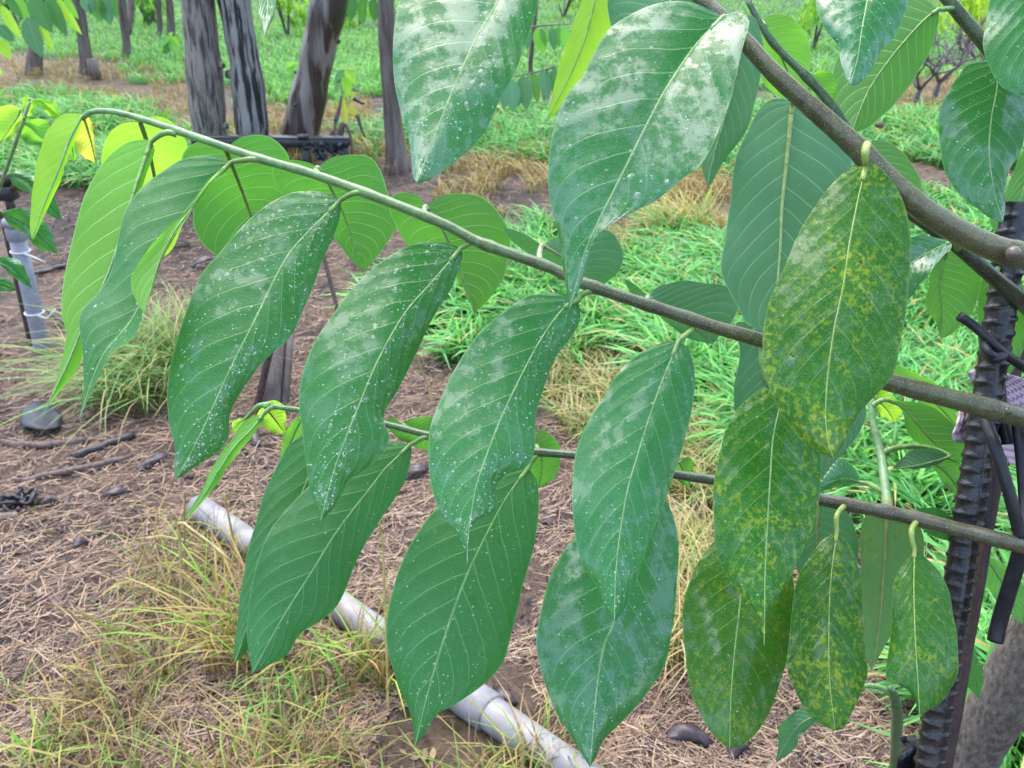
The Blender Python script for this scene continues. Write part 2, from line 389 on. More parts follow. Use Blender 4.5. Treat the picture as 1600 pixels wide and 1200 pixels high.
t = NT('ground_soil')
v = t.n("TexCoord").outputs['Object']
z = t.n("VertexColor", layer_name='Col'); zs = t.n("SeparateColor", {0: z.outputs[0]})
a = t.noise(v, 2.2, 5.0, .6); b = t.noise(v, 22.0, 6.0, .65); c = t.noise(t.n("Mapping", {0: v, 3: (1.0, 3.0, 1)}).outputs[0], 90.0, 5.0, .7)
soil = t.mix(t.mr(b, .35, .65), (.028, .020, .016), (.095, .066, .052))
straw = t.mix(t.mr(c, .3, .7), (.085, .055, .040), (.33, .225, .155))
col = t.mix(t.math('ADD', t.mr(a, .36, .54), t.mr(b, .35, .65, -.35, .35), clamp=True), soil, straw)
col = t.mix(t.math('MULTIPLY', t.mr(t.noise(v, 3.0, 4.0, .6), .56, .7), .5), col, (.13, .115, .11))
col = t.mix(t.math('MULTIPLY', zs.outputs[0], .85), col, t.mix(t.mr(b, .3, .7), (.035, .05, .02), (.06, .10, .03)))
col = t.mix(t.math('MULTIPLY', zs.outputs[1], .8), col, t.mix(t.mr(b, .3, .7), (.10, .075, .045), (.30, .22, .11)))
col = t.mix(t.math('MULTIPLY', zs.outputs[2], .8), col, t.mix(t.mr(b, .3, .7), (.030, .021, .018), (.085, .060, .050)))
h = t.math('ADD', t.math('MULTIPLY', b, 1.0), t.math('MULTIPLY', c, .8))
M['ground'] = t.out(t.bsdf(Base_Color=col, Roughness=t.mr(b, .3, .7, .45, .8), Specular_IOR_Level=.35, Normal=t.bump(h, 1.0, .03)))

# ------------------------------------------------------------------ zones of the ground (photo outlines laid on the ground)
Z = {}
Z['lush'] = [pts("640,505 690,410 770,372 860,368 1000,385 1130,400 1230,340 1400,300 2300,310 2300,1000 1700,900 1500,860 1330,790 1230,700 1130,615 1010,600 930,565 820,548 700,535"),
             pts("-700,120 0,148 150,158 300,205 330,235 420,262 300,290 200,310 90,300 0,270 -700,260"),
             pts("540,200 700,185 860,170 1200,165 2300,205 2300,290 1400,262 1150,300 1090,265 880,262 700,240 560,235"),
             pts("1490,860 2200,800 2200,1400 1560,1300 1500,1080")]
Z['lawn'] = [pts("-1000,-85 2600,-85 2600,120 1480,120 1330,150 900,132 640,150 520,165 300,132 240,120 160,92 60,88 -1000,60")]
Z['dry'] = [pts("70,98 170,92 260,130 300,150 305,205 190,165 60,150 -200,130 -200,95"), pts("285,175 420,165 600,170 650,200 620,262 420,258 320,240"),
            pts("690,242 800,235 850,255 850,330 770,335 690,290"), pts("950,345 1000,292 1120,280 1200,300 1180,392 1040,398"),
            pts("1330,165 1480,125 1640,140 1640,205 1500,215 1360,215")]
Z['mixed'] = [pts("850,560 930,565 1010,600 1130,600 1320,790 1120,960 1050,900 1000,720 880,650")]
Z['stubble'] = [pts("240,830 330,790 420,840 520,920 640,960 700,1100 850,1200 900,1330 0,1330 -150,1180 60,1080 190,960")]
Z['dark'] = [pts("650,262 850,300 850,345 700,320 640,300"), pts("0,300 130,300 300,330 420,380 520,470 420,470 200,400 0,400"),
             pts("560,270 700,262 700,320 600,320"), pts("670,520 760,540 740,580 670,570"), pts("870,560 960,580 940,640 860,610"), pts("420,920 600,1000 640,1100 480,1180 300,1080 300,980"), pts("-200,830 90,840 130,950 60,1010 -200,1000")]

def inpoly(xy, poly):
    x, y = xy[:, 0], xy[:, 1]; r = np.zeros(len(xy), bool); n = len(poly); j = n - 1
    for i in range(n):
        xi, yi = poly[i]; xj, yj = poly[j]
        hit = ((yi > y) != (yj > y)) & (x < (xj - xi) * (y - yi) / (yj - yi + 1e-12) + xi)
        r ^= hit; j = i
    return r

def zone(x, y, key, jit=.0):
    P_ = np.stack([x, y, np.zeros_like(x)], 1)
    if jit:
        P_[:, 0] += (vnoise(x, y, 5, 21) - .5) * jit * (1 + .15 * y); P_[:, 1] += (vnoise(x, y, 5, 22) - .5) * jit * (1 + .15 * y)
    uvp, d = project(P_)
    m = np.zeros(len(x), bool)
    for poly in Z[key]: m |= inpoly(uvp, poly)
    return m & (d > .3)

# ground: one sheet, fine near the lens, reaching far beyond the last tree
ry = np.concatenate([np.linspace(-4, .8, 14, endpoint=False), np.geomspace(.8, 12, 300, endpoint=False), np.geomspace(12, 400, 70)])
cx = np.sinh(np.linspace(-2.0, 2.0, 280)) / np.sinh(2.0)
X = cx[None, :] * (2.6 + np.maximum(ry, 0)[:, None] * 1.3); Y = np.repeat(ry[:, None], len(cx), 1)
Zz = gz(X, Y)
xf, yf = X.ravel(), Y.ravel()
zr = (zone(xf, yf, 'lush', .5) | zone(xf, yf, 'lawn', .5)).astype(float); zg = (zone(xf, yf, 'dry', .5)).astype(float) + .6 * zone(xf, yf, 'mixed', .3) + .35 * zone(xf, yf, 'stubble', .2)
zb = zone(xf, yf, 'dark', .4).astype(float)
beyond = (yf > 20); zr[beyond] = 1.0
nr, nc = X.shape; idx = np.arange(nr * nc).reshape(nr, nc)
Q = np.stack([idx[:-1, :-1], idx[:-1, 1:], idx[1:, 1:], idx[1:, :-1]], -1).reshape(-1, 4)
me = mesh_np('ground', np.stack([xf, yf, Zz.ravel()], 1), Q, M['ground'], np.stack([zr, np.clip(zg, 0, 1), zb], 1))
tag(link('ground', me), kind='structure')

def scatter(n, r0, r1, half=40.0):
    "random ground points, thinning out with distance"
    r = r0 * (r1 / r0) ** rng.random(n); th = np.radians((rng.random(n) * 2 - 1) * half)
    return r * np.sin(th), r * np.cos(th)

def blades(name, x, y, h, wd, bend, cols, mat, segs=4, yaw=None, broad=.9, lift=0.0, parent=None, kink=0.0):
    n = len(x); z = gz(x, y) + lift
    yaw = rng.random(n) * 2 * math.pi if yaw is None else yaw
    t_ = np.linspace(0, 1, segs + 1)[None, :]
    out = (h * bend)[:, None] * t_ ** 1.8
    up_ = h[:, None] * (t_ - np.minimum(.75, .42 * bend[:, None]) * t_ ** 2.4)
    dx, dy = np.cos(yaw)[:, None], np.sin(yaw)[:, None]
    cxp = x[:, None] + dx * out; cyp = y[:, None] + dy * out; czp = z[:, None] + up_
    if kink: cxp = cxp + (rng.random((n, segs + 1)) - .5) * kink * t_; cyp = cyp + (rng.random((n, segs + 1)) - .5) * kink * t_
    prof = np.clip((1 - t_) ** .8 * (.55 + broad * t_) * 1.25, .03, 1)
    wy = yaw + math.pi / 2 + (rng.random(n) - .5) * 1.2
    ox = np.cos(wy)[:, None] * wd[:, None] * prof * .5; oy = np.sin(wy)[:, None] * wd[:, None] * prof * .5
    fold = wd[:, None] * prof * .16
    V = np.stack([np.stack([cxp - ox, cyp - oy, czp + fold], -1), np.stack([cxp + ox, cyp + oy, czp - fold], -1)], 2)   # n, segs+1, 2, 3
    base = (np.arange(n) * (segs + 1) * 2)[:, None]; k = np.arange(segs)[None, :] * 2
    q = np.stack([base + k, base + k + 1, base + k + 3, base + k + 2], -1).reshape(-1, 4)
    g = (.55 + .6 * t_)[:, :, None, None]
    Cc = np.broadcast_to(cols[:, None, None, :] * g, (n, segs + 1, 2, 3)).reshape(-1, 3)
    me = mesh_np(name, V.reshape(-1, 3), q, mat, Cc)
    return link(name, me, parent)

def pick(pal, n, var=.15):
    pal = np.array(pal); c = pal[rng.integers(0, len(pal), n)]
    return c * (1 + (rng.random((n, 1)) - .5) * 2 * var)

GREENS = [(.14, .44, .10), (.10, .36, .08), (.20, .52, .10), (.07, .27, .07), (.18, .48, .17)]
LAWN = [(.19, .50, .13), (.15, .42, .11), (.26, .54, .14), (.20, .48, .19)]
DRYS = [(.52, .38, .17), (.42, .29, .13), (.60, .47, .22), (.34, .22, .11), (.46, .40, .13), (.30, .34, .09)]
STUB = [(.42, .32, .11), (.30, .21, .09), (.46, .35, .13), (.26, .30, .07), (.20, .14, .08), (.20, .34, .06)]
MIXC = [(.40, .38, .13), (.26, .36, .09), (.50, .42, .20), (.18, .32, .08), (.44, .34, .17)]

x, y = scatter(190000, 1.3, 12.0); k = zone(x, y, 'lush', .35) & (vnoise(x, y, 2.3, 5) + .5 * vnoise(x, y, 9, 6) > .42)
x, y = x[k], y[k]; n = len(x)
hh = (.09 + .15 * rng.random(n)) * (.65 + .7 * vnoise(x, y, 1.6, 8))
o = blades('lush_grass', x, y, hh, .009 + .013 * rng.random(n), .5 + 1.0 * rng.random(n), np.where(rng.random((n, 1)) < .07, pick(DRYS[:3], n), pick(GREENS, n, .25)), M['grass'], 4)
tag(o, 'bright green broad-bladed grass growing behind the leafy branches', 'grass', kind='stuff')
x, y = scatter(150000, 7.0, 42.0); k = zone(x, y, 'lawn', .5) | ((y > 10) & zone(x, y, 'lush', .3)); x, y = x[k], y[k]; n = len(x)
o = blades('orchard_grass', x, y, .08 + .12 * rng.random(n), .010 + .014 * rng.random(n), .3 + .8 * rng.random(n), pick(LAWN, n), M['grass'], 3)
tag(o, 'distant green grass growing between the orchard rows', 'grass', kind='stuff')
x, y = scatter(170000, 2.5, 16.0); k = zone(x, y, 'dry', .5) & (vnoise(x, y, 3.1, 15) > .33); x, y = x[k], y[k]; n = len(x)
o = blades('dry_grass', x, y, .06 + .20 * rng.random(n) * vnoise(x, y, 3.1, 15), .004 + .005 * rng.random(n), .3 + 1.0 * rng.random(n), pick(DRYS, n), M['dry'], 3, kink=.015)
tag(o, 'golden dry grass patches around the trunk bases and among the green', 'grass', kind='stuff')
x, y = scatter(90000, 1.5, 5.0); k = zone(x, y, 'mixed', .25) & (vnoise(x, y, 5, 16) > .3); x, y = x[k], y[k]; n = len(x)
o = blades('yellowing_grass', x, y, .05 + .13 * rng.random(n), .003 + .004 * rng.random(n), .4 + .9 * rng.random(n), pick(MIXC, n), M['dry'], 3, kink=.012)
tag(o, 'thin yellowing grass at the edge of the green grass', 'grass', kind='stuff')
x, y = scatter(15000, .9, 3.0); k = zone(x, y, 'stubble', .2) & (vnoise(x, y, 6, 17) > .45); x, y = x[k], y[k]; n = len(x)
o = blades('stubble_grass', x, y, .05 + .16 * rng.random(n) ** 1.5, .002 + .004 * rng.random(n), .3 + 1.0 * rng.random(n), pick(STUB, n), M['dry'], 4, kink=.015)
tag(o, 'yellow dying grass stubble around the lying pipe', 'grass', kind='stuff')

def tuft(name, px, py, n, rad, h0, h1, w0, bend, pal, label, mat='grass', yawc=None, spread=math.pi):
    c = ground(px, py); a = rng.random(n) * 2 * math.pi; r = rad * np.sqrt(rng.random(n))
    x = c[0] + r * np.cos(a); y = c[1] + r * np.sin(a)
    yaw = None if yawc is None else yawc + (rng.random(n) - .5) * 2 * spread
    o = blades(name, x, y, h0 + (h1 - h0) * rng.random(n), w0 * (.6 + .8 * rng.random(n)), bend[0] + (bend[1] - bend[0]) * rng.random(n), pick(pal, n), M[mat], 5, yaw, kink=.008)
    return tag(o, label, 'grass', kind='stuff')
ARCH = [(.17, .33, .08), (.24, .38, .10), (.12, .26, .07), (.30, .38, .12), (.34, .29, .12), (.15, .30, .10)]
tuft('arching_grass_clump', 225, 610, 520, .20, .16, .42, .006, (.6, 1.5), ARCH, 'arching clump of long green and straw grass on the bare soil', 'dry')
tuft('arching_grass_clump', 265, 560, 260, .13, .16, .36, .006, (.5, 1.3), ARCH, 'small clump of long grass behind the drooping young leaves', 'dry')
tuft('dry_grass_clump', 1055, 365, 380, .20, .10, .34, .008, (.3, 1.1), DRYS[:5] + [(.32, .46, .10)] * 3, 'yellow green grass clump growing on the bare bank', 'dry')
tuft('dry_grass_clump', 720, 320, 160, .16, .06, .22, .006, (.3, 1.1), DRYS, 'brown dead grass clump on dark soil by the trunk', 'dry')
tuft('dry_grass_clump', 1080, 1010, 330, .10, .12, .30, .004, (.5, 1.4), DRYS + MIXC, 'straw coloured grass clump hanging over beside the fallen pods', 'dry')
tuft('dry_grass_clump', 385, 1020, 150, .10, .10, .34, .0055, (.25, .9), STUB[:3] + [(.3, .5, .07)], 'tall yellow grass clump below the large drooping leaf', 'dry')
tuft('dry_grass_clump', 470, 1080, 130, .12, .08, .26, .005, (.3, 1.0), STUB + [(.18, .42, .07)] * 2, 'green and yellow grass clump beside the lying pipe', 'dry')
tuft('dry_grass_clump', 610, 1050, 120, .08, .10, .27, .005, (.2, .9), STUB[:3] + [(.3, .5, .07)], 'tall yellow grass clump crossing in front of the lying pipe', 'dry')
tuft('green_grass_sprout', 60, 1195, 20, .05, .06, .14, .009, (.3, 1.0), [(.22, .45, .08), (.36, .46, .12)], 'small green grass sprout among grey litter')
tuft('green_grass_sprout', 1320, 830, 60, .12, .06, .16, .007, (.3, 1.2), GREENS, 'fine green grass sprout on straw behind the spotted leaves')

# straw litter lying on the soil
x, y = scatter(120000, .85, 8.0); k = ~(zone(x, y, 'lush', .3)) & (vnoise(x, y, 1.7, 31) + .35 * vnoise(x, y, 8, 32) > .27); x, y = x[k], y[k]; n = len(x)
yaw = rng.normal(.35, .95, n); L = .014 + .075 * rng.random(n) ** 2; wd = .0004 + .0009 * rng.random(n) ** 1.5; dz = .002 + .010 * rng.random(n)
V = np.zeros((n, 3, 2, 3)); cur = (rng.random(n) - .5) * .35
for i_, tt in enumerate((-.5, 0, .5)):
    cxp = x + np.cos(yaw) * L * tt - np.sin(yaw) * L * cur * (tt * tt); cyp = y + np.sin(yaw) * L * tt + np.cos(yaw) * L * cur * (tt * tt)
    zz = gz(cxp, cyp) + dz + tt * L * (rng.random(n) - .4) * .25
    for j_, sg in enumerate((-1, 1)):
        V[:, i_, j_] = np.stack([cxp - np.sin(yaw) * wd * sg, cyp + np.cos(yaw) * wd * sg, zz + sg * wd * .3], 1)
b_ = (np.arange(n) * 6)[:, None]; q = np.concatenate([b_ + np.array([0, 1, 3, 2]), b_ + np.array([2, 3, 5, 4])], 1).reshape(-1, 4)
LIT = [(.37, .255, .18), (.28, .19, .135), (.46, .34, .25), (.19, .125, .092), (.11, .075, .06), (.40, .30, .17), (.06, .043, .038), (.24, .155, .11)]
cc = np.repeat(pick(LIT, n), 6, axis=0)
tag(link('straw_litter', mesh_np('straw_litter', V.reshape(-1, 3), q, M['litter'], cc)), 'loose tan straw litter strewn over the bare soil', 'straw', kind='stuff')
# matted flakes of broken leaf
x, y = scatter(7000, .9, 8.0); k = ~zone(x, y, 'lush', .3) & (vnoise(x, y, 2.2, 51) > .38); x, y = x[k], y[k]; n = len(x)
a_ = rng.random(n) * 6.28; L = .008 + .026 * rng.random(n) ** 1.6; wd = L * (.25 + .3 * rng.random(n)); V = np.zeros((n, 3, 3, 3)); cu = (rng.random(n) - .25) * .9
for i_, tt in enumerate((-.5, 0, .5)):
    for j_, ss in enumerate((-1, 0, 1)):
        taper = 1.0 if tt == 0 else .45
        px_ = x + np.cos(a_) * L * tt - np.sin(a_) * wd * ss * taper * .6; py_ = y + np.sin(a_) * L * tt + np.cos(a_) * wd * ss * taper * .6
        V[:, i_, j_] = np.stack([px_, py_, gz(px_, py_) + .003 + np.abs(ss) * cu * wd * .6 + (tt * tt) * L * .5 * rng.random(n)], 1)
b_ = (np.arange(n) * 9)[:, None]; q = np.concatenate([b_ + np.array(f_) for f_ in ([0, 1, 4, 3], [1, 2, 5, 4], [3, 4, 7, 6], [4, 5, 8, 7])], 1).reshape(-1, 4)
cc = np.repeat(pick([(.05, .035, .03), (.11, .07, .05), (.20, .13, .085), (.03, .025, .027), (.28, .19, .12)], n), 9, axis=0)
tag(link('leaf_litter', mesh_np('leaf_litter', V.reshape(-1, 3), q, M['litter'], cc)), 'broken brown leaf flakes matted among the straw', 'leaf litter', kind='stuff')
# small dark crumbs of soil and bark between the straw
x, y = scatter(5200, .9, 7.0); k = ~zone(x, y, 'lush', .3) & (vnoise(x, y, 2.6, 41) > .45); x, y = x[k], y[k]; n = len(x)
oc = np.array([(1, 0, 0), (0, 1, 0), (-1, 0, 0), (0, -1, 0), (0, 0, 1), (0, 0, -1.0)])
S = (.004 + .013 * rng.random((n, 1, 1)) ** 2) * (.5 + rng.random((n, 1, 3)) * np.array((1, 1, .5)))
V = oc[None] * S + (rng.random((n, 6, 3)) - .5) * S * .7 + np.stack([x, y, gz(x, y) + .003], 1)[:, None, :]
b_ = (np.arange(n) * 6)[:, None]; tri = [(0, 1, 4), (1, 2, 4), (2, 3, 4), (3, 0, 4), (1, 0, 5), (2, 1, 5), (3, 2, 5), (0, 3, 5)]
q = np.concatenate([b_ + np.array([a_, c_, d_]) for a_, c_, d_ in tri], 1).reshape(-1, 3)
me = bpy.data.meshes.new('soil_crumbs'); me.from_pydata(V.reshape(-1, 3).tolist(), [], q.tolist()); me.materials.append(M['stick'])
tag(link('soil_crumbs', me), 'dark crumbs of soil and bark among the straw', 'debris', kind='stuff')

# ------------------------------------------------------------------ leaf meshes shared by background plants
def unit_leaf(mat, curl=.10, fold=.16, wid=.42, name='leaf'):
    r, c = 7, 5; G = np.zeros((r, c, 3)); uvm = np.zeros((r, c, 2))
    for i in range(r):
        t_ = i / (r - 1); hw = wid / 2 * (math.sin(math.pi * min(1, t_ ** .8)) ** .75 if 0 < t_ < 1 else .01)
        for j in range(c):
            u = j / (c - 1) * 2 - 1
            G[i, j] = (t_, u * hw, -curl * t_ * t_ + fold * abs(u) * hw); uvm[i, j] = ((u + 1) / 2, t_)
    mb = MB(); mb.grid(G, 0, uvm)
    V = np.vstack(mb.v); me = bpy.data.meshes.new(name); me.from_pydata(V.tolist(), [], mb.f); me.materials.append(M[mat])
    li = [l.vertex_index for l in me.loops]; ul = me.uv_layers.new(name='UVMap')
    ul.data.foreach_set('uv', uvm.reshape(-1, 2)[li].astype(np.float32).ravel())
    me.polygons.foreach_set('use_smooth', [True] * len(me.polygons)); me.update(); return me
UL = {k: unit_leaf(k) for k in ('mature', 'rear', 'young', 'fresh', 'dull', 'yellow')}

def place_leaf(parent, base, tip, width, kind, nrm=(0, -.7, .7), name='leaf', roll=0.0):
    "one leaf object between two points; width in metres"
    base = np.asarray(base, float); ax = np.asarray(tip, float) - base; L = np.linalg.norm(ax); ax = ax / L
    nv = np.asarray(nrm, float); nv = nv - ax * (nv @ ax); nv /= np.linalg.norm(nv) + 1e-9
    if roll: nv = nv * math.cos(roll) + np.cross(ax, nv) * math.sin(roll)
    sv = np.cross(nv, ax)
    o = link(name, UL[kind], parent, base)
    m = Matrix(((ax[0] * L, sv[0] * width / .42, nv[0] * L, o.location[0]), (ax[1] * L, sv[1] * width / .42, nv[1] * L, o.location[1]),
                (ax[2] * L, sv[2] * width / .42, nv[2] * L, o.location[2]), (0, 0, 0, 1)))
    o.matrix_basis = m
    return o

ULV = None
def leaf_cloud(name, parent, origin, centers, L, D, Nn, cols):
    "many small leaves of one far crown joined in one mesh"
    global ULV
    if ULV is None:
        r = [(0, 0), (.3, .17), (.6, .19), (1, 0)]
        ULV = np.array([(0, 0, 0), (.3, .18, .03), (.3, -.18, .03), (.3, 0, 0), (.65, .16, .0), (.65, -.16, .0), (.65, 0, -.03), (1, 0, -.10)])
    q = np.array([(0, 1, 3, 0), (0, 3, 2, 0), (1, 4, 6, 3), (3, 6, 5, 2), (4, 7, 6, 4), (6, 7, 5, 6)])
    D = D / np.linalg.norm(D, axis=1)[:, None]; Nn = Nn - D * np.sum(Nn * D, 1)[:, None]; Nn /= np.linalg.norm(Nn, axis=1)[:, None]
    S = np.cross(Nn, D)
    V = centers[:, None] + L[:, None, None] * (ULV[None, :, :1] * D[:, None] + ULV[None, :, 1:2] * S[:, None] + ULV[None, :, 2:] * Nn[:, None])
    fl = []
    tri = [(0, 1, 3), (0, 3, 2), (1, 4, 6), (1, 6, 3), (3, 6, 5), (3, 5, 2), (4, 7, 6), (6, 7, 5)]
    b_ = (np.arange(len(centers)) * 8)[:, None, None]
    T = (b_ + np.array(tri)[None]).reshape(-1, 3)
    me = bpy.data.meshes.new(name); me.from_pydata((V.reshape(-1, 3) - origin).tolist(), [], T.tolist())
    ca = me.color_attributes.new('Col', 'FLOAT_COLOR', 'POINT')
    ca.data.foreach_set('color', np.hstack([np.repeat(cols, 8, 0), np.ones((len(centers) * 8, 1))]).astype(np.float32).ravel())
    me.materials.append(M['bgleaf']); me.polygons.foreach_set('use_smooth', [True] * len(T)); me.update()
    o = link(name, me, parent, origin); o['kind'] = 'stuff'; return o

BGL = [(.06, .20, .045), (.09, .28, .05), (.16, .38, .05), (.045, .15, .04), (.25, .48, .06)]
def crown(parent, origin, c, rad, n, seed, pal=BGL, Lm=.15, low=None):
    r = np.random.default_rng(seed)
    k = max(6, n // 45); cl = r.normal(size=(k, 3)); cl /= np.linalg.norm(cl, axis=1)[:, None]; cl *= r.random((k, 1)) ** .4
    p = cl[r.integers(0, k, n)] * rad + r.normal(size=(n, 3)) * np.array(rad) * .16 + np.asarray(c)
    if low is not None: p[:, 2] = np.maximum(p[:, 2], low + r.random(n) * .25)
    D = np.stack([r.normal(size=n) * .6, r.normal(size=n) * .6, -.9 - .5 * r.random(n)], 1)
    Nn = r.normal(size=(n, 3)) * .5 + np.array((0, -.3, .8))
    pal = np.array(pal); col = pal[r.integers(0, len(pal), n)] * (.75 + .5 * r.random((n, 1)))
    leaf_cloud('crown', parent, np.asarray(origin, float), p, Lm * (.7 + .6 * r.random(n)), D, Nn, col)

def trunk_path(px_list, base_px, top_z):
    "trunk that stands at the ground under base_px and rises through the traced pixels at that same distance"
    g = ground(*base_px); q = [g - np.array((0, 0, .05)), g]
    for (x_, y_) in px_list:
        d = FW + RT * ((x_ - 800.0) / F) + UP * ((600.0 - y_) / F); q.append(CAM + d * (g[1] / d[1]))
    v = q[-1] - q[-2]; v = v / abs(v[2]); q.append(q[-1] + v * max(.05, top_z - q[-1][2]))
    return np.array(q), g

def bg_tree(label, base_px, px_list, wpx, mat, crown_n=500, top_z=2.0, crown_c=(0, 0, 1.0), crown_r=(1.4, 1.4, .8), seed=1, low=1.15, knots=(), flare=1.35, pal=BGL, limbs=3, name='orchard_tree'):
    q, g = trunk_path(px_list, base_px, top_z); dep = depth_of(g)
    e = empty(name, g, label, 'tree', 'orchard trees in the background rows')
    Pn = spline(q, 40); zrel = Pn[:, 2] - g[2]
    R = wpx / 2 * dep / F * (1 + (flare - 1) * np.exp(-np.maximum(zrel, 0) / .10) - .10 * np.clip(zrel, 0, 2))
    R = R * (1 + .05 * np.sin(zrel * 9 + seed) + .03 * np.sin(zrel * 23 + seed * 2))
    mb = MB(); mb.tube(Pn, R, 20); mb.build('trunk', M[mat], e, g)
    for (kx, ky, s_) in knots:                                      # pruning stubs
        d = FW + RT * ((kx - 800.0) / F) + UP * ((600.0 - ky) / F); p = CAM + d * (g[1] / d[1])
        ax = Pn[np.argmin(np.abs(Pn[:, 2] - p[2]))]; v = p - ax; v[2] = 0; v[1] -= .02; v /= np.linalg.norm(v) + 1e-9
        r_ = R[np.argmin(np.abs(Pn[:, 2] - p[2]))]
        kb = MB(); s0 = ax + v * r_ * .7; kb.tube(np.array([s0, s0 + v * r_ * .35, s0 + v * (r_ * .35 + s_)]), [s_ * 1.3, s_ * 1.05, s_ * .7], 10); kb.build('knot', M[mat], e, s0)
    top = Pn[-1]; rr = random.Random(seed)
    for i in range(limbs):
        a = rr.random() * 6.28; v = np.array((math.cos(a), math.sin(a), .55))
        L_ = [top - np.array((0, 0, .12)), top + v * .35, top + v * .7 + np.array((0, 0, .1)), top + v * 1.1]
        lb = MB(); lb.tube(spline(np.array(L_), 10), np.linspace(R[-1] * .75, .012, 10), 8); lb.build('limb', M[mat], e, top)
    if crown_n: crown(e, g, top + np.array(crown_c), crown_r, crown_n, seed, pal=pal, low=low)
    return e, g, Pn

def spray(e, twig, leaves, depth, kinds, w=.42, r=.006):
    "a hanging twig with single leaves; twig and leaf ends are photo pixels at the given distance"
    T = unproject(pts(twig), np.full(len(pts(twig)), depth)); mb = MB(); mb.tube(spline(T, 12), np.linspace(r, r * .4, 12), 6); mb.build('twig', M['twig'], e, T[0])
    for i, s in enumerate(leaves.split(";")):
        v = [float(q) for q in s.split(",")]; dd = depth + (i % 5 - 2) * .025
        b = P3(v[0], v[1], dd); tp = P3(v[2], v[3], dd + .02); wd = v[4] * dd / F
        kd = kinds[int(v[5])] if len(v) > 5 else kinds[i % len(kinds)]
        place_leaf(e, b, tp, wd, kd, nrm=(rnd.uniform(-.5, .5), -.9, .5))

# the three thick trunks standing together, and the slim one to their right
bg_tree('grey fissured trunk with a pruning knot, left of three thick trunks', (331, 252), [(327, 205), (318, 100), (309, 0)], 55, 'bark_grey', 520, 1.9, (-.3, .6, .9), seed=3, knots=((347, 103, .022), (349, 197, .025)), flare=1.1)
bg_tree('pale trunk with black wet streaks, between two other thick trunks', (396, 254), [(394, 205), (386, 120), (374, 50), (362, -20)], 50, 'bark_streak', 420, 1.9, (.3, .9, 1.0), seed=4, knots=((348, 110, .03),), flare=1.1)
bg_tree('leaning smooth dark brown wet trunk behind the black rail', (462, 250), [(470, 205), (489, 120), (504, 50), (520, -20)], 56, 'bark_dark', 520, 1.9, (.5, .6, .9), seed=5, knots=((466, 108, .014), (523, 66, .018), (478, 158, .010)), flare=1.08)
e4, g4, _ = bg_tree('slim dark trunk with flared rough base standing alone', (621, 268), [(619, 240), (612, 170), (606, 90), (603, 0)], 27, 'bark_far', 420, 1.7, (.2, .5, .8), seed=6, flare=1.75)
spray(e4, "548,-12 575,-4 606,4", "552,-10,548,32,18;566,-6,566,40,18,1;582,-4,586,34,16;596,-2,599,44,17,1", 6.6, ('mature', 'rear'))
# second row at the left
e5, g5, _ = bg_tree('grey trunk with a sawn stump beside its base', (137, 118), [(135, 95), (128, 45), (122, 0)], 19, 'bark_far', 420, 1.7, (0, .6, .9), seed=7, flare=1.3)
sb = MB(); s0 = ground(150, 124); sb.tube(np.array([s0 - (0, 0, .03), s0 + (0, 0, .10), s0 + (.004, 0, .215)]), [.075, .062, .058], 14); sb.build('stump', M['bark_far'], e5, s0)
e6, g6, _ = bg_tree('dark trunk half hidden behind hanging leaves', (53, 116), [(54, 95), (56, 50), (58, 0)], 22, 'bark_far', 380, 1.6, (-.3, .3, .8), seed=8, flare=1.3)
spray(e6, "-10,-14 40,-12 110,-10", "46,-8,80,50,30,0;74,-8,102,56,24,0;88,-6,124,54,17,1;42,26,62,88,31,2;2,8,30,60,20,1;-4,60,16,92,22,1;-4,40,22,64,20,2;12,-6,34,30,16,0;62,36,83,80,14,1;26,-8,47,38,14,3;100,-8,121,30,14,3;-20,90,3,118,14,1",
      3.4, ('mature', 'young', 'dull', 'fresh'), r=.008)
e7, g7, _ = bg_tree('forked dark trunk standing on green grass', (199, 92), [(198, 70), (193, 30), (190, 0)], 13, 'bark_far', 380, 1.6, (0, .5, .8), seed=9, flare=1.3)
fb = MB(); fq = unproject([(199, 52), (203, 25), (205, -5)], np.full(3, depth_of(g7) + .05)); fb.tube(spline(fq, 8), np.linspace(.05, .04, 8), 10); fb.build('limb', M['bark_far'], e7, fq[0])
spray(e7, "125,-12 150,-10 190,-8", "132,-8,142,22,22;146,-8,158,34,26;160,-8,172,38,24;172,-8,182,28,16,1;136,-10,128,10,14;150,-4,150,20,16", 5.5, ('dull', 'rear'))
for bp, pl, wpx, lb, sd_ in (((250, 62), [(249, 30), (247, 0)], 9, 'thin dark trunk, left of a close far pair', 10), ((268, 70), [(267, 40), (264, 0)], 12, 'thicker grey trunk, right of a close far pair', 11),
                             ((700, 40), [(702, 20), (705, 0)], 10, 'far trunk hidden behind the wet top leaf', 12), ((832, 128), [(829, 100), (834, 50), (838, 0)], 7, 'thin dark stems behind the hanging dark leaves', 13)):
    ee, gg, _ = bg_tree(lb, bp, pl, wpx, 'bark_far', 260, 1.5, (0, .4, .6), seed=sd_, flare=1.25)
    if sd_ == 13:
        spray(ee, "868,104 840,112 805,119 780,121", "798,122,803,175,27,0;792,122,786,172,18,0;818,118,822,171,27,0;814,119,809,168,12,2;834,113,840,162,16,1;846,110,858,156,22,0;866,106,866,150,16,2;855,108,850,160,14,2", 4.6, ('dull', 'rear', 'mature'))
        spray(ee, "820,44 850,40 890,38", "826,46,824,78,13,0;838,44,841,80,13,1;850,42,848,84,15,1;862,42,866,80,14,0;872,40,872,74,14,2;882,40,884,80,16,1;845,44,853,72,10,2", 4.4, ('dull', 'fresh', 'rear'))
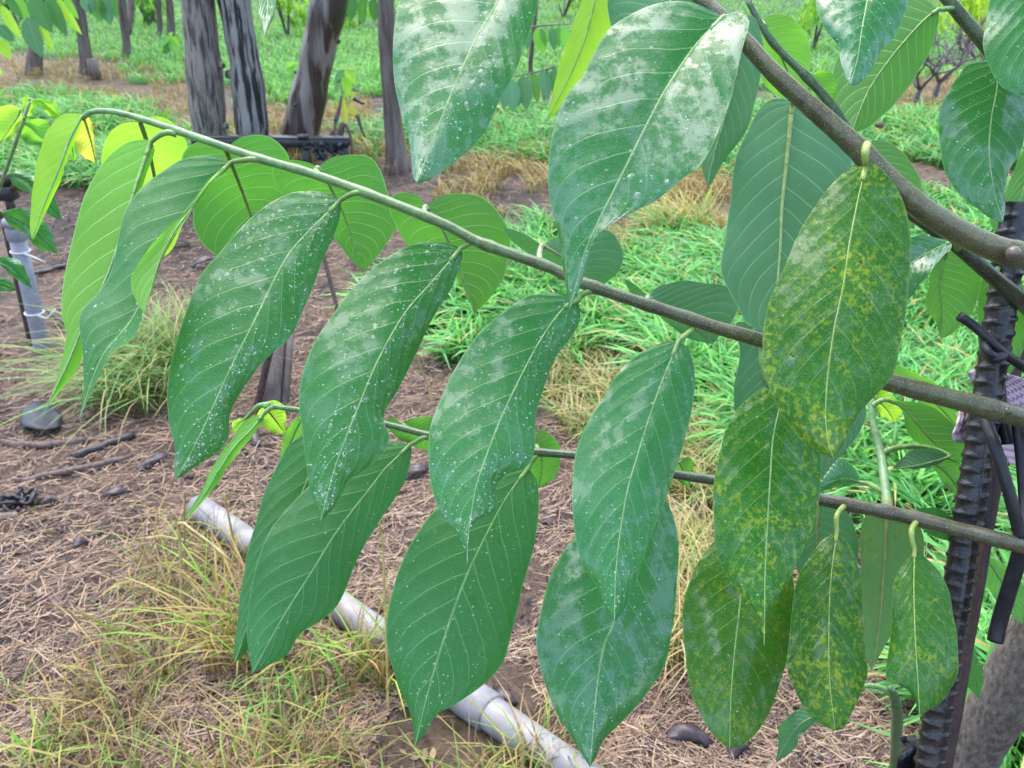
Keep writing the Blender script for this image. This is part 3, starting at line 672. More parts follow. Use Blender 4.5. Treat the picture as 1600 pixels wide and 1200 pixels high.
# bright bushes and low crowns far behind
def bush(label, px, py, rx, rz, n, seed, pal, Lm=.12):
    g = ground(px, py); e = empty('bush', g, label, 'bush', 'bushes in the far background'); rr = random.Random(seed)
    for i in range(5):
        a = rr.random() * 6.28; mb = MB(); tp = g + np.array((math.cos(a) * rx * .5, math.sin(a) * rx * .5, rz * 1.2))
        mb.tube(spline(np.array([g, (g + tp) / 2 + np.array((0, 0, .1)), tp]), 6), np.linspace(.018, .006, 6), 6); mb.build('stem', M['twig'], e, g)
    crown(e, g, g + np.array((0, 0, rz)), (rx, rx, rz * .8), n, seed, pal=pal, Lm=Lm, low=g[2] + .08)
BR = [(.22, .45, .06), (.30, .55, .07), (.14, .36, .06), (.36, .58, .09), (.20, .45, .14)]
bush('bright green bush seen between two thick trunks', 450, 62, .45, .55, 320, 21, BR)
bush('bright green bush far behind the leaning trunk', 560, 50, .5, .5, 320, 22, BR)
bush('low yellow green bush beyond the dry grass strip', 1500, 92, .8, .75, 620, 23, [(.36, .55, .06), (.45, .62, .08), (.28, .48, .06)])
bush('bright leafy bush seen past the thin green shoot', 1270, 80, .5, .7, 420, 24, BR)
bush('pale green bush far behind the wet top leaf', 880, 30, .8, .5, 380, 25, BR)
bush('dark leafy bush at the far field edge', 30, 40, .9, .6, 420, 26, BGL)
bush('dark leafy bush behind the far trunk pair', 235, 45, .7, .55, 420, 27, BGL)

def bare_bush(label, px, py, seed, sc_=1.0):
    g = ground(px, py); e = empty('bare_bush', g, label, 'bush', 'leafless pruned bushes'); rr = random.Random(seed); mb = MB()
    tk = MB(); tk.tube(spline(np.array([g - (0, 0, .04), g + (.01, 0, .12), g + (.03, 0, .26 * sc_)]), 6), [.035, .03, .028, .026, .024, .022], 8); tk.build('trunk', M['twig'], e, g)
    def grow(p, v, L, r, lev):
        q = p + v * L; m = (p + q) / 2 + np.array([rr.uniform(-1, 1) * L * .12 for _ in range(3)])
        b = MB(); mb.tube(spline(np.array([p, m, q]), 5), np.linspace(r, r * .7, 5), 6)
        if lev:
            for _ in range(rr.choice((2, 3))):
                w_ = v + np.array([rr.uniform(-.9, .9), rr.uniform(-.9, .9), rr.uniform(-.35, .55)]); grow(q, w_ / np.linalg.norm(w_), L * rr.uniform(.6, .85), r * .66, lev - 1)
    for i in range(4):
        a = i * 1.57 + rr.random(); v = np.array((math.cos(a) * .7, math.sin(a) * .7, .75)); grow(g + (.02, 0, .24 * sc_), v / np.linalg.norm(v), .26 * sc_, .016, 4)
    mb.build('twigs', M['twig'], e, g)
bare_bush('leafless twiggy bush growing from dry grass, beside its twin', 1427, 172, 3, .75)
bare_bush('leafless twiggy bush partly hidden by a dark round leaf', 1458, 160, 8, .75)
bare_bush('leafless bush behind the dark round leaf', 1530, 150, 12, .8)
# orange stake in the grass
g = ground(1369, 222); e = empty('orange_stake', g, 'short orange stake with dark top standing in pale dry grass', 'stake')
mb = MB(); mb.tube(np.array([g - (0, 0, .05), g + (0, 0, .05), g + (0, 0, .12)]), .028, 12); mb.build('post', M['orange'], e, g)
mb = MB(); mb.tube(np.array([g + (0, 0, .115), g + (0, 0, .13), g + (0, 0, .15)]), [.032, .034, .02], 12); mb.build('cap', M['rust'], e, g)

# ------------------------------------------------------------------ seedlings behind
def seedling(label, px, py, stem, leaves, kinds, depth=None):
    g = ground(px, py); d = depth or depth_of(g); e = empty('seedling', g, label, 'seedling')
    S = np.vstack([[g], unproject(pts(stem), np.full(len(pts(stem)), d))]); mb = MB(); mb.tube(spline(S, 14), np.linspace(.006, .003, 14), 6, col=(.2, .3, .1)); mb.build('stem', M['rib'], e, g)
    for i, s in enumerate(leaves.split(";")):
        v = [float(q) for q in s.split(",")]
        place_leaf(e, P3(v[0], v[1], d), P3(v[2], v[3], d + (i % 3 - 1) * .03), v[4] * d / F, kinds[i % len(kinds)], nrm=(rnd.uniform(-.4, .4), -.6, .8))
    return e
seedling('small seedling with bright leaves on the far dark soil', 266, 92, "266,70 264,56", "264,56,252,72,12;264,57,280,70,12;265,60,256,90,13;266,60,276,88,12;264,56,270,50,9;262,58,250,62,9", ('fresh', 'young', 'mature'))
seedling('small seedling with lime leaves, left of the leaning trunk', 458, 132, "458,112 460,96", "460,96,447,104,10;459,98,449,122,12;460,97,472,104,9;460,100,468,116,9", ('young', 'fresh'))
seedling('small seedling with mixed green leaves, right of the leaning trunk', 533, 168, "534,140 540,108", "540,108,556,130,16;539,110,522,126,14;541,107,560,104,12;538,118,546,150,16;537,122,520,146,15;540,108,530,98,10", ('young', 'mature', 'fresh'))
# wilted sapling by the rail: dark drooping stems with yellow leaves
g = ground(514, 262); d = depth_of(g) - .1
e = empty('wilted_sapling', g, 'wilted sapling with blackened stems and drooping yellow leaves by the rail', 'sapling')
for s_ in ("514,262 520,225 524,190", "516,262 530,205 538,192 548,215 550,244", "512,262 508,240 515,214 524,200", "524,190 530,170 534,150"):
    S = unproject(pts(s_), np.full(len(pts(s_)), d)); mb = MB(); mb.tube(spline(S, 14), np.linspace(.017, .008, 14), 7); mb.build('stem', M['stick'], e, S[0])
for s_ in ("536,150,541,200,9", "544,166,558,182,12", "548,142,556,156,8"):
    v = [float(q) for q in s_.split(",")]; place_leaf(e, P3(v[0], v[1], d), P3(v[2], v[3], d), v[4] * d / F, 'yellow')
for s_ in ("558,180 566,205 571,214", "553,154 563,160 570,162", "536,192 532,232 536,244"):
    S = unproject(pts(s_), np.full(len(pts(s_)), d)); mb = MB(); mb.tube(spline(S, 8), np.linspace(.016, .006, 8), 6); mb.build('shrivelled_leaf', M['deadleaf'], e, S[0])

# ------------------------------------------------------------------ steel and pipes
def rebar_mesh(p0, p1, r, pitch, mat, name, parent, origin, seg=26, step=None, twist=0.0, face=None):
    "ribbed reinforcing bar: two long ribs and staggered cross ribs"
    p0 = np.asarray(p0, float); p1 = np.asarray(p1, float); ax = p1 - p0; L = np.linalg.norm(ax); ax /= L
    step = step or pitch / 7; m = int(L / step) + 1
    fw = np.array((0, -1.0, .3)) if face is None else np.asarray(face, float); u = fw - ax * (fw @ ax); u /= np.linalg.norm(u); v = np.cross(ax, u)
    s_ = np.linspace(0, L, m)[:, None]; th = np.linspace(0, 2 * math.pi, seg, endpoint=False)[None, :]
    side = (np.sin(th) > 0).astype(float)
    ph = (s_ / pitch + side * .5 + .12 * np.cos(th) * np.where(side > 0, 1, -1)) % 1.0
    rib = np.exp(-((ph - .5) / .17) ** 2) * np.clip(np.abs(np.sin(th)) * 1.5, 0, 1)
    lon = np.exp(-(np.minimum(np.abs(th), 2 * math.pi - np.abs(th)) / .16) ** 2) + np.exp(-((th - math.pi) / .16) ** 2)
    R = r * (1 + .15 * rib + .12 * lon) * (1 + .02 * np.sin(s_ * 90) + .015 * np.sin(s_ * 233 + th))
    G = p0 + s_[:, :, None] * ax + R[:, :, None] * (np.cos(th)[:, :, None] * u + np.sin(th)[:, :, None] * v)
    V = G.reshape(-1, 3); i = np.arange(m - 1)[:, None] * seg; j = np.arange(seg)[None, :]; k = (j + 1) % seg
    Q = np.stack(np.broadcast_arrays(i + j, i + k, i + seg + k, i + seg + j), -1).reshape(-1, 4).tolist()
    Q.append(list(range(seg))[::-1]); Q.append([(m - 1) * seg + q for q in range(seg)])
    me = bpy.data.meshes.new(name); me.from_pydata((V - origin).tolist(), [], Q); me.materials.append(mat)
    me.polygons.foreach_set('use_smooth', [True] * len(Q)); me.update()
    return link(name, me, parent, origin)

# low black rail in front of the trunks, on stubby legs
a = ground(300, 262); d = depth_of(a) - .35
A = unproject([(300, 214), (420, 216), (480, 219), (545, 216)], np.array([d, d, d, d])); gA = ground(330, 270)
e = empty('black_rail', gA, 'black wet plastic channel rail lying low across the trunks', 'rail')
ax = A[-1] - A[0]; L = np.linalg.norm(ax); ax /= L; sv = np.cross(ax, (0, 0, 1)); sv /= np.linalg.norm(sv); Rm = np.stack([ax, sv, np.cross(sv, ax) * -1], 1)
mid = (A[0] + A[-1]) / 2
mb = MB(); mb.box(mid, (L, .07, .018), Rm); mb.box(mid + (0, -.03, -.03), (L, .012, .05), Rm); mb.box(mid + (0, .03, -.03), (L, .012, .05), Rm); mb.build('channel', M['black'], e, gA)
for f_ in (.12, .5, .72, .97):
    p = A[0] + (A[-1] - A[0]) * f_; mb = MB(); zg_ = float(gz(p[0], p[1]))
    mb.box((p[0], p[1] - .01, (p[2] - .04 + zg_) / 2 - .02), (.05, .045, p[2] - zg_), None); mb.build('leg', M['black'], e, p)
mb = MB(); p = A[0] + (A[-1] - A[0]) * .72
mb.tube(np.array([p + (0, -.05, .01), p + (0, -.05, .03)]) + (.0, 0, 0), .035, 12); mb.build('bolt', M['char'], e, p)
for i in range(9):                                                # shreds of wet plastic film hanging from the rail
    p = A[0] + (A[-1] - A[0]) * (.62 + .34 * rnd.random()); mb = MB(); n_ = 8; L_ = .05 + .10 * rnd.random()
    S = np.array([p + (rnd.uniform(-.02, .02) + .02 * math.sin(q * 1.3 + i), -.045 + .012 * math.cos(q * 1.7 + i), -.02 - L_ * q / (n_ - 1)) for q in range(n_)])
    G = np.stack([S + (-.018 - .01 * math.sin(i), .004, 0), S + (.0, -.008, .0), S + (.02, .004, .01)], 1); mb.grid(G); o = mb.build('film_shred', M['black'], e, p); o.modifiers.new('thick', 'SOLIDIFY').thickness = .002
# rusty bar leaning beside the big leaves, and the ribbed stake with a board
g = ground(540, 520); e = empty('rusty_bar', g, 'thin rusty steel bar leaning out of the ground between two green leaves', 'steel bar')
rebar_mesh(g - (0, 0, .06), P3(496, 362, depth_of(g) + .05), .0085, .011, M['rust'], 'bar', e, g, 12, .003)
g = ground(392, 648); e = empty('wooden_stake', ground(424, 632), 'grey weathered split wooden stake with a ribbed bar beside it', 'stake')
q = ground(424, 632); qt = P3(436, 470, depth_of(q) - .02); ax = qt - q; L = np.linalg.norm(ax); ax /= L; sv = np.cross(ax, (0, 1, 0)); sv /= np.linalg.norm(sv)
Rm = np.stack([sv, np.cross(ax, sv), ax], 1); mb = MB(); mb.box(q + ax * (L / 2 - .03), (.062, .035, L), Rm, bev=.15); mb.build('post', M['wood'], e, q)
mb = MB(); mb.box(q + ax * (L / 2 - .04) - sv * .045 + (0, .012, 0), (.022, .03, L * .96), Rm, bev=.15); mb.build('split_board', M['wood'], e, q)
rebar_mesh(g - (0, 0, .05), P3(436, 480, depth_of(g) - .12), .012, .021, M['rust'], 'ribbed_bar', e, g, 18, .003)
# grey standpipe at the left, with collars, ties and a rusty bar behind
g = ground(66, 543); d0 = g[1]
def at_y(px, py, yy): dd = FW + RT * ((px - 800.0) / F) + UP * ((600.0 - py) / F); return CAM + dd * (yy / dd[1])
tp = at_y(23, 352, d0); e = empty('standpipe', g, 'upright grey plastic standpipe tied to a rusty bar at the left edge', 'pipe')
ax = (tp - g) / np.linalg.norm(tp - g); L = np.linalg.norm(tp - g); r_ = 12.0 * depth_of(g) / F
mb = MB(); mb.tube(np.array([g - ax * .05 + ax * 0, g + ax * .02, g + ax * L * .5, tp]), r_, 20); mb.build('pipe', M['pvc'], e, g)
mb = MB(); mb.tube(np.array([tp - ax * .055, tp - ax * .05, tp - ax * .012, tp]), [r_ * 1.02, r_ * 1.22, r_ * 1.22, r_ * 1.1], 20); mb.tube(np.array([tp - ax * .001, tp + ax * .02, tp + ax * .025]), [r_ * 1.35, r_ * 1.35, r_ * 1.2], 20); mb.build('collar', M['pvc'], e, tp)
mb = MB(); mb.tube(np.array([tp + ax * .02, tp + ax * .09, tp + ax * .10]), [r_ * .55, r_ * .5, r_ * .3], 14); mb.box(tp + ax * .12 + (-.02, 0, 0), (.10, .05, .05)); mb.tube(np.array([tp + ax * .14, tp + ax * .19]), [.02, .028], 12); mb.build('valve', M['char'], e, tp)
mb = MB(); mb.tube(np.array([tp + ax * .135 + (.03, -.02, 0), tp + ax * .16 + (.075, -.03, .02), tp + ax * .15 + (.10, -.03, -.02)]), [.012, .016, .012], 8); mb.build('valve_handle', M['stick'], e, tp)
for f_, sgn in ((.30, 1), (.80, -1)):
    c_ = g + ax * L * f_; th = np.linspace(0, 2 * math.pi, 22); sv = np.cross(ax, (0, 1, 0)); sv /= np.linalg.norm(sv); fv = np.cross(sv, ax)
    mb = MB(); mb.tube(np.array([c_ + (math.cos(q) * sv + math.sin(q) * fv) * (r_ + .003) for q in th]), .004, 6, caps=False)
    mb.tube(np.array([c_ - sv * r_ * .7 - np.array((0, r_ * .8, 0)), c_ - sv * .06 - np.array((0, r_, .012)), c_ - sv * .10 - np.array((0, r_, .03 * -sgn))]), [.005, .004, .003], 6); mb.build('cable_tie', M['tie'], e, c_)
rb = ground(46, 532); rebar_mesh(rb - (0, 0, .05), at_y(2, 330, rb[1]), .010, .014, M['rust'], 'support_bar', e, rb, 12, .004)
# grey pipe lying half sunk in the straw
def lay(px, py, up=.012): return ground(px, py) + np.array((0, 0, up))
p0 = ground(312, 806); p1 = ground(920, 1238); dirv = (p1 - p0); dirv[2] = 0; Lp = np.linalg.norm(dirv); dirv /= Lp
e = empty('lying_pipe', p0, 'long grey plastic pipe lying half sunk in straw under the leaves', 'pipe')
z0 = .012
def along(s_): q = p0 + dirv * s_; return np.array((q[0], q[1], p0[2] * .5 + z0 + .018))
RP = .036
mb = MB(); mb.tube(np.array([along(s_) for s_ in np.linspace(0, Lp + .9, 40)]), RP, 24, hollow=.88); mb.build('pipe', M['pvcdirty'], e, p0)
cpos = float((ground(742, 1108) - p0) @ dirv)
mb = MB(); mb.tube(np.array([along(cpos - .055), along(cpos - .052), along(cpos + .052), along(cpos + .055)]), [RP * 1.02, RP * 1.16, RP * 1.16, RP * 1.02], 24); mb.build('coupling', M['pvcdirty'], e, along(cpos))

# ------------------------------------------------------------------ things lying on the soil
def stick(label, a_, b_, r, mat='stick', bend=.02, name='fallen_stick', cat='stick'):
    p, q = ground(*a_), ground(*b_); m = (p + q) / 2 + np.array((rnd.uniform(-bend, bend), rnd.uniform(-bend, bend), 0))
    S = spline(np.array([p, m, q]), 12); S[:, 2] = gz(S[:, 0], S[:, 1]) + r * .7
    R = r * (1 + .14 * np.sin(np.arange(12) * 2.1 + r * 900)); R[-1] *= .6; R[0] *= .8
    mb = MB(); mb.tube(S, R, 10); o = mb.build(name, M[mat], None, p); return tag(o, label, cat, 'sticks lying on the soil')
stick('long reddish stick lying on the straw below the grass clump', (24, 754), (206, 716), .011)
stick('straight pale stick half buried under straw near the black sheet', (2, 693), (138, 690), .012)
stick('short dark rotten stick, just above the long reddish stick', (118, 718), (212, 684), .013, 'char')
stick('dark stick lying beside the grey standpipe', (52, 430), (108, 417), .012, 'char')
stick('small stick fragment at the end of the long reddish stick', (30, 742), (54, 739), .006)
stick('thin twig lying on straw, alone on open ground', (165, 788), (240, 782), .004)
stick('flat grey stick at the frame edge by the charred clump', (-14, 822), (30, 808), .012, 'wood')
stick('dark twig on dark soil near the standpipe foot', (66, 478), (128, 520), .007, 'char')

def dead_leaf(label, a_, b_, wid, mat='deadleaf', curl=1.1, name='dead_leaf', cat='dead leaf', arch=.25):
    "shrivelled leaf or pod: a curled, arched blade lying on the ground"
    p, q = ground(*a_), ground(*b_); ax = q - p; L = np.linalg.norm(ax); ax /= L; sv = np.cross((0, 0, 1), ax); sv /= np.linalg.norm(sv)
    r, c = 12, 9; G = np.zeros((r, c, 3)); ph = rnd.random() * 6
    for i in range(r):
        t_ = i / (r - 1); hw = wid / 2 * max(.12, math.sin(math.pi * (.06 + .88 * t_)) ** .7)
        for j in range(c):
            an = (j / (c - 1) * 2 - 1) * curl * 1.5
            G[i, j] = p + ax * L * t_ + sv * (math.sin(an) * hw + .15 * wid * math.sin(t_ * 5 + ph)) + np.array((0, 0, (math.cos(an) + .25) * hw * .8 + arch * wid * math.sin(math.pi * t_) + .08 * wid * math.sin(t_ * 11 + j + ph)))
    mb = MB(); mb.grid(G); o = mb.build(name, M[mat], None, p); md = o.modifiers.new('thick', 'SOLIDIFY'); md.thickness = .0018
    return tag(o, label, cat, 'shrivelled dark leaves and pods on the ground')
dead_leaf('large dark curled dead leaf on straw under two spotted leaves', (1040, 1152), (1112, 1160), .040)
dead_leaf('ridged black pod lying just under a leaf tip', (1134, 1188), (1168, 1164), .030, curl=1.4)
dead_leaf('small black pod lying on straw near the pale small leaf', (1268, 1178), (1288, 1196), .014, curl=1.4)
dead_leaf('dark pod lying beside the grey pipe', (772, 1078), (806, 1102), .026, curl=1.4)
dead_leaf('dark maroon dead leaf on straw between hanging leaves', (630, 752), (670, 736), .05, curl=.7)
dead_leaf('black shrivelled leaf lying near the tip of a wet leaf', (216, 740), (264, 710), .032)
dead_leaf('flat black dead leaf beside the charred clump', (58, 790), (94, 784), .030, curl=.6)
dead_leaf('brown curled dead leaf alone on open straw', (160, 776), (206, 770), .030)
dead_leaf('dark dead leaf by the yellow grass stubble', (112, 858), (140, 848), .03)
dead_leaf('black curled leaf behind the lying pipe end', (392, 668), (404, 700), .04)
dead_leaf('dark leaf scrap on the dark soil behind the young leaves', (255, 392), (296, 384), .07, curl=.6)
dead_leaf('black leaf scrap on dark soil by the rusty bar', (300, 420), (345, 412), .06, curl=.6)
# charred clump: a knot of black curled strands
g = ground(31, 790); mb = MB()
for i in range(26):
    a_ = rnd.random() * 6.28; c_ = g + np.array((rnd.uniform(-.03, .03), rnd.uniform(-.03, .03), .012 + rnd.random() * .02))
    S = np.array([c_ + np.array((math.cos(a_ + q) * .022, math.sin(a_ + q) * .022, .008 * math.sin(q * 2 + i))) for q in np.linspace(0, 2.6, 8)]); mb.tube(S, .0045, 6)
tag(mb.build('charred_clump', M['char'], None, g), 'tangled black charred clump lying on pale straw', 'debris')
# black sheet scrap
tpx = spline(pts("38,647 74,648 102,659"), 9); bpx = spline(pts("33,672 62,686 92,676"), 9); mb = MB()
G = np.array([[ground(*(tpx[j_] * (1 - f_) + bpx[j_] * f_)) for j_ in range(9)] for f_ in np.linspace(0, 1, 6)])
for i_ in range(6):
    for j_ in range(9): G[i_, j_, 2] = .028 + .010 * math.sin(j_ * .55) + .006 * math.sin(i_ * .8 + j_ * .3)
cg = G[2, 4].copy(); mb.grid(G)
o = mb.build('plastic_sheet', M['sheet'], None, cg); o.modifiers.new('thick', 'SOLIDIFY').thickness = .003
tag(o, 'dark blue black scrap of stiff sheet lying by the grass clump', 'plastic sheet')

# tall dry stalks, one of them snapped over
def stalk(label, pth, base, r, col):
    g = ground(*base); d = depth_of(g); S = np.vstack([[g - (0, 0, .02)], unproject(pts(pth), d - np.linspace(.0, .06, len(pts(pth))))])
    mb = MB(); mb.tube(spline(S, 26), np.linspace(r, r * .7, 26), 8, col=np.tile(col, (26, 1)) * (.8 + .4 * rng.random((26, 1)))); return tag(mb.build('dry_stalk', M['shootbark'], None, g), label, 'dry stalk', 'dry grass stalks')
stalk('thick snapped yellow stalk bent over at its top', "283,920 281,850 280,815 300,828 330,850 362,878", (272, 1045), .0045, (.42, .33, .12))
stalk('thin dark stalk rising behind the snapped stalk', "290,900 288,820 290,765", (285, 960), .003, (.28, .24, .10))
stalk('orange straw stalk leaning in front of the pipe end', "372,880 360,820 350,770", (385, 960), .0035, (.45, .30, .09))
stalk('bright yellow stalk beside the large drooping leaf', "352,960 335,900 318,870 294,857", (360, 1010), .003, (.46, .38, .08))
stalk('slender arched straw stalk on the open grey litter', "190,1040 150,980 122,968 106,952", (208, 1082), .003, (.40, .33, .14))
stalk('arched pale stalk leaning over the grey litter', "255,1020 230,990 195,975 178,975", (275, 1058), .0032, (.42, .36, .14))
stalk('yellow stalk crossing the lying pipe', "603,980 600,900 597,840 592,815", (606, 1120), .003, (.46, .40, .12))
stalk('yellow stalk standing near the tip of a large leaf', "472,1070 478,1030 488,1015", (470, 1120), .003, (.45, .36, .14))
stalk('dry stalk leaning over bare soil between two wet leaves', "668,600 655,570 648,545", (676, 628), .005, (.42, .30, .12))
stalk('dry seed stalk on straw under the small lime leaf', "398,760 394,720 385,700", (402, 800), .003, (.42, .32, .16))

# ------------------------------------------------------------------ the near tree
S3 = lambda s: np.array([[float(v) for v in t_.split(",")] for t_ in s.split()])          # "x,y,depth ..."
def pix3(s):
    A = S3(s); return unproject(A[:, :2], A[:, 2])
# trunk at the lower right, leaning up and out of the frame
tb = ground(1392, 1490)
tk = np.vstack([[tb - (0, 0, .08)], [tb], pix3("1511,1200,1.24 1557,1112,1.16 1604,1025,1.09 1690,860,.97 1775,660,.87 1850,400,.84 1930,100,.90 1990,-260,1.02 2040,-620,1.18 2060,-1000,1.36")])
tree = empty('custard_apple_tree', tb, 'leafy fruit tree with long arching branches of large wet drooping leaves', 'tree')
tp_ = spline(tk, 70); R = np.interp(np.linspace(0, 1, 70), [0, .12, .3, .55, 1], [.046, .036, .034, .029, .010]) * (1 + .05 * np.sin(np.arange(70) * .9))
mb = MB(); mb.tube(tp_, R, 22); mb.build('trunk', M['bark_near'], tree, tb)
crown(tree, tb, np.array((.95, .60, 2.30)), (.70, .65, .35), 480, 77, Lm=.17, low=1.9)

BR_ = {}
def branch(key, path, wpx, cols, mat='bark', name='branch', label=None, n=120, nodes=()):
    A = S3(path); Q_ = spline(A, n); Pn = unproject(Q_[:, :2], Q_[:, 2])
    wq = spline(np.array([[float(a_), float(b_)] for a_, b_ in wpx]), 60); wv = np.interp(Q_[:, 0] if Q_[-1, 0] > Q_[0, 0] else -Q_[:, 0], *(lambda W_: (W_[:, 0] if Q_[-1, 0] > Q_[0, 0] else -W_[::1, 0], W_[:, 1]))(wq))
    R = wv / 2 * Q_[:, 2] / F
    for (nx, am) in nodes: R = R * (1 + am * np.exp(-((Q_[:, 0] - nx) / 9.0) ** 2))
    R = R * (1 + .015 * np.sin(np.arange(n) * .7) + .012 * np.sin(np.arange(n) * 1.9))
    cs = np.array([c_[1:] for c_ in cols]); cxs = np.array([c_[0] for c_ in cols]); xs = Q_[:, 0]
    o_ = np.argsort(cxs); cl = np.stack([np.interp(xs, cxs[o_], cs[o_][:, k]) for k in range(3)], 1)
    mb = MB(); mb.tube(Pn, R, 18, col=cl); o = mb.build(name, M[mat], tree, Pn[-1])
    if label: o['label'] = label
    BR_[key] = (o, Q_); return o
GRN = (.16, .36, .12); OLV = (.095, .115, .042); BRN = (.115, .118, .055)
branch('A', "128,186,.665 137,177,.664 155,173,.663 185,176,.66 225,187,.655 300,212,.648 400,246,.64 480,269,.635 560,297,.63 640,328,.625 700,353,.622 745,377,.62 800,397,.617 860,418,.615 905,440,.612 980,466,.61 1060,492,.608 1120,512,.605 1190,532,.602 1290,566,.60 1385,596,.60 1490,624,.60 1600,653,.61 1690,680,.68 1790,700,.82",
       [(128, 8), (170, 9), (300, 12), (560, 15), (860, 18), (1060, 20), (1190, 23), (1385, 29), (1600, 33), (1790, 40)],
       [(128, *GRN), (600, .15, .30, .10), (800, .12, .20, .07), (1000, .085, .10, .045), (1200, *OLV), (1800, *BRN)], label='long arching branch, green at its tip and brown at its base',
       nodes=((275, .18), (410, .15), (468, .15), (570, .18), (665, .12), (762, .22), (844, .15), (930, .22), (1075, .2), (1015, .12), (1440, .08), (1545, .1)))
branch('B', "1060,-40,.55 1085,-12,.55 1150,50,.545 1210,115,.54 1280,178,.54 1340,232,.54 1395,287,.54 1450,332,.54 1500,363,.545 1560,390,.55 1610,404,.56 1690,440,.63 1780,560,.80",
       [(1060, 20), (1150, 25), (1280, 31), (1395, 36), (1500, 39), (1610, 42), (1780, 52)], [(1060, .13, .125, .065), (1300, .115, .12, .05), (1800, .16, .16, .075)], nodes=((1352, .08), (1585, .1)), label='thick brown branch with pale dots and a stubby knot')
branch('B2', "1168,0,.63 1190,40,.63 1215,75,.63 1270,130,.625 1310,180,.62 1350,250,.615 1400,315,.61 1440,345,.61 1500,388,.615 1560,440,.63 1650,520,.70 1750,640,.84",
       [(1168, 9), (1270, 14), (1350, 17), (1440, 20), (1560, 25), (1750, 36)], [(1168, .07, .16, .07), (1300, .05, .11, .05), (1500, .04, .065, .035), (1800, *BRN)], mat='shootbark', label='slim dark green shoot running behind the thick branch', nodes=((1262, .2), (1205, .2)))
branch('D', "1450,-40,.72 1475,-8,.72 1510,35,.72 1548,80,.72 1640,200,.74 1740,400,.80 1790,560,.84", [(1450, 17), (1510, 21), (1640, 28), (1790, 40)], [(1450, .06, .11, .05), (1600, *OLV), (1800, *BRN)], mat='shootbark', label='olive shoot crossing the corner behind a dark round leaf')
branch('C', "412,636,.745 424,634,.745 440,637,.742 470,641,.74 530,650,.736 600,662,.732 700,688,.726 760,700,.722 860,708,.716 910,713,.712 1000,730,.706 1060,742,.70 1120,751,.695 1200,764,.688 1280,780,.68 1400,803,.665 1500,828,.65 1600,853,.645 1690,872,.74 1730,850,.86",
       [(412, 6), (470, 9), (600, 10), (860, 13), (1060, 15), (1280, 20), (1400, 22), (1600, 27), (1730, 36)], [(412, *GRN), (700, .06, .13, .05), (1000, .05, .09, .04), (1280, .085, .085, .045), (1750, *BRN)], label='lower brown green branch carrying the spotted leaves',
       nodes=((670, .2), (840, .2), (1318, .12), (1385, .12), (1432, .1)))
branch('V', "1360,624,.745 1362,640,.742 1366,668,.738 1376,708,.728 1381,745,.712 1386,785,.69 1388,800,.676", [(1360, 10), (1366, 11), (1381, 14), (1388, 18)], [(1360, .22, .42, .16), (1384, .20, .38, .16), (1390, .45, .5, .10)], mat='shootbark', n=40, label='short pale green upright shoot rising from the lower branch')
branch('W', "1390,1074,.80 1398,1090,.81 1402,1120,.83 1400,1160,.86 1396,1230,.92 1400,1320,1.02 1410,1420,1.16", [(1390, 8), (1398, 15), (1410, 22)], [(1390, .12, .26, .09), (1410, .09, .17, .07)], mat='shootbark', n=50, label='green sucker shoot rising beside the ribbed stake')

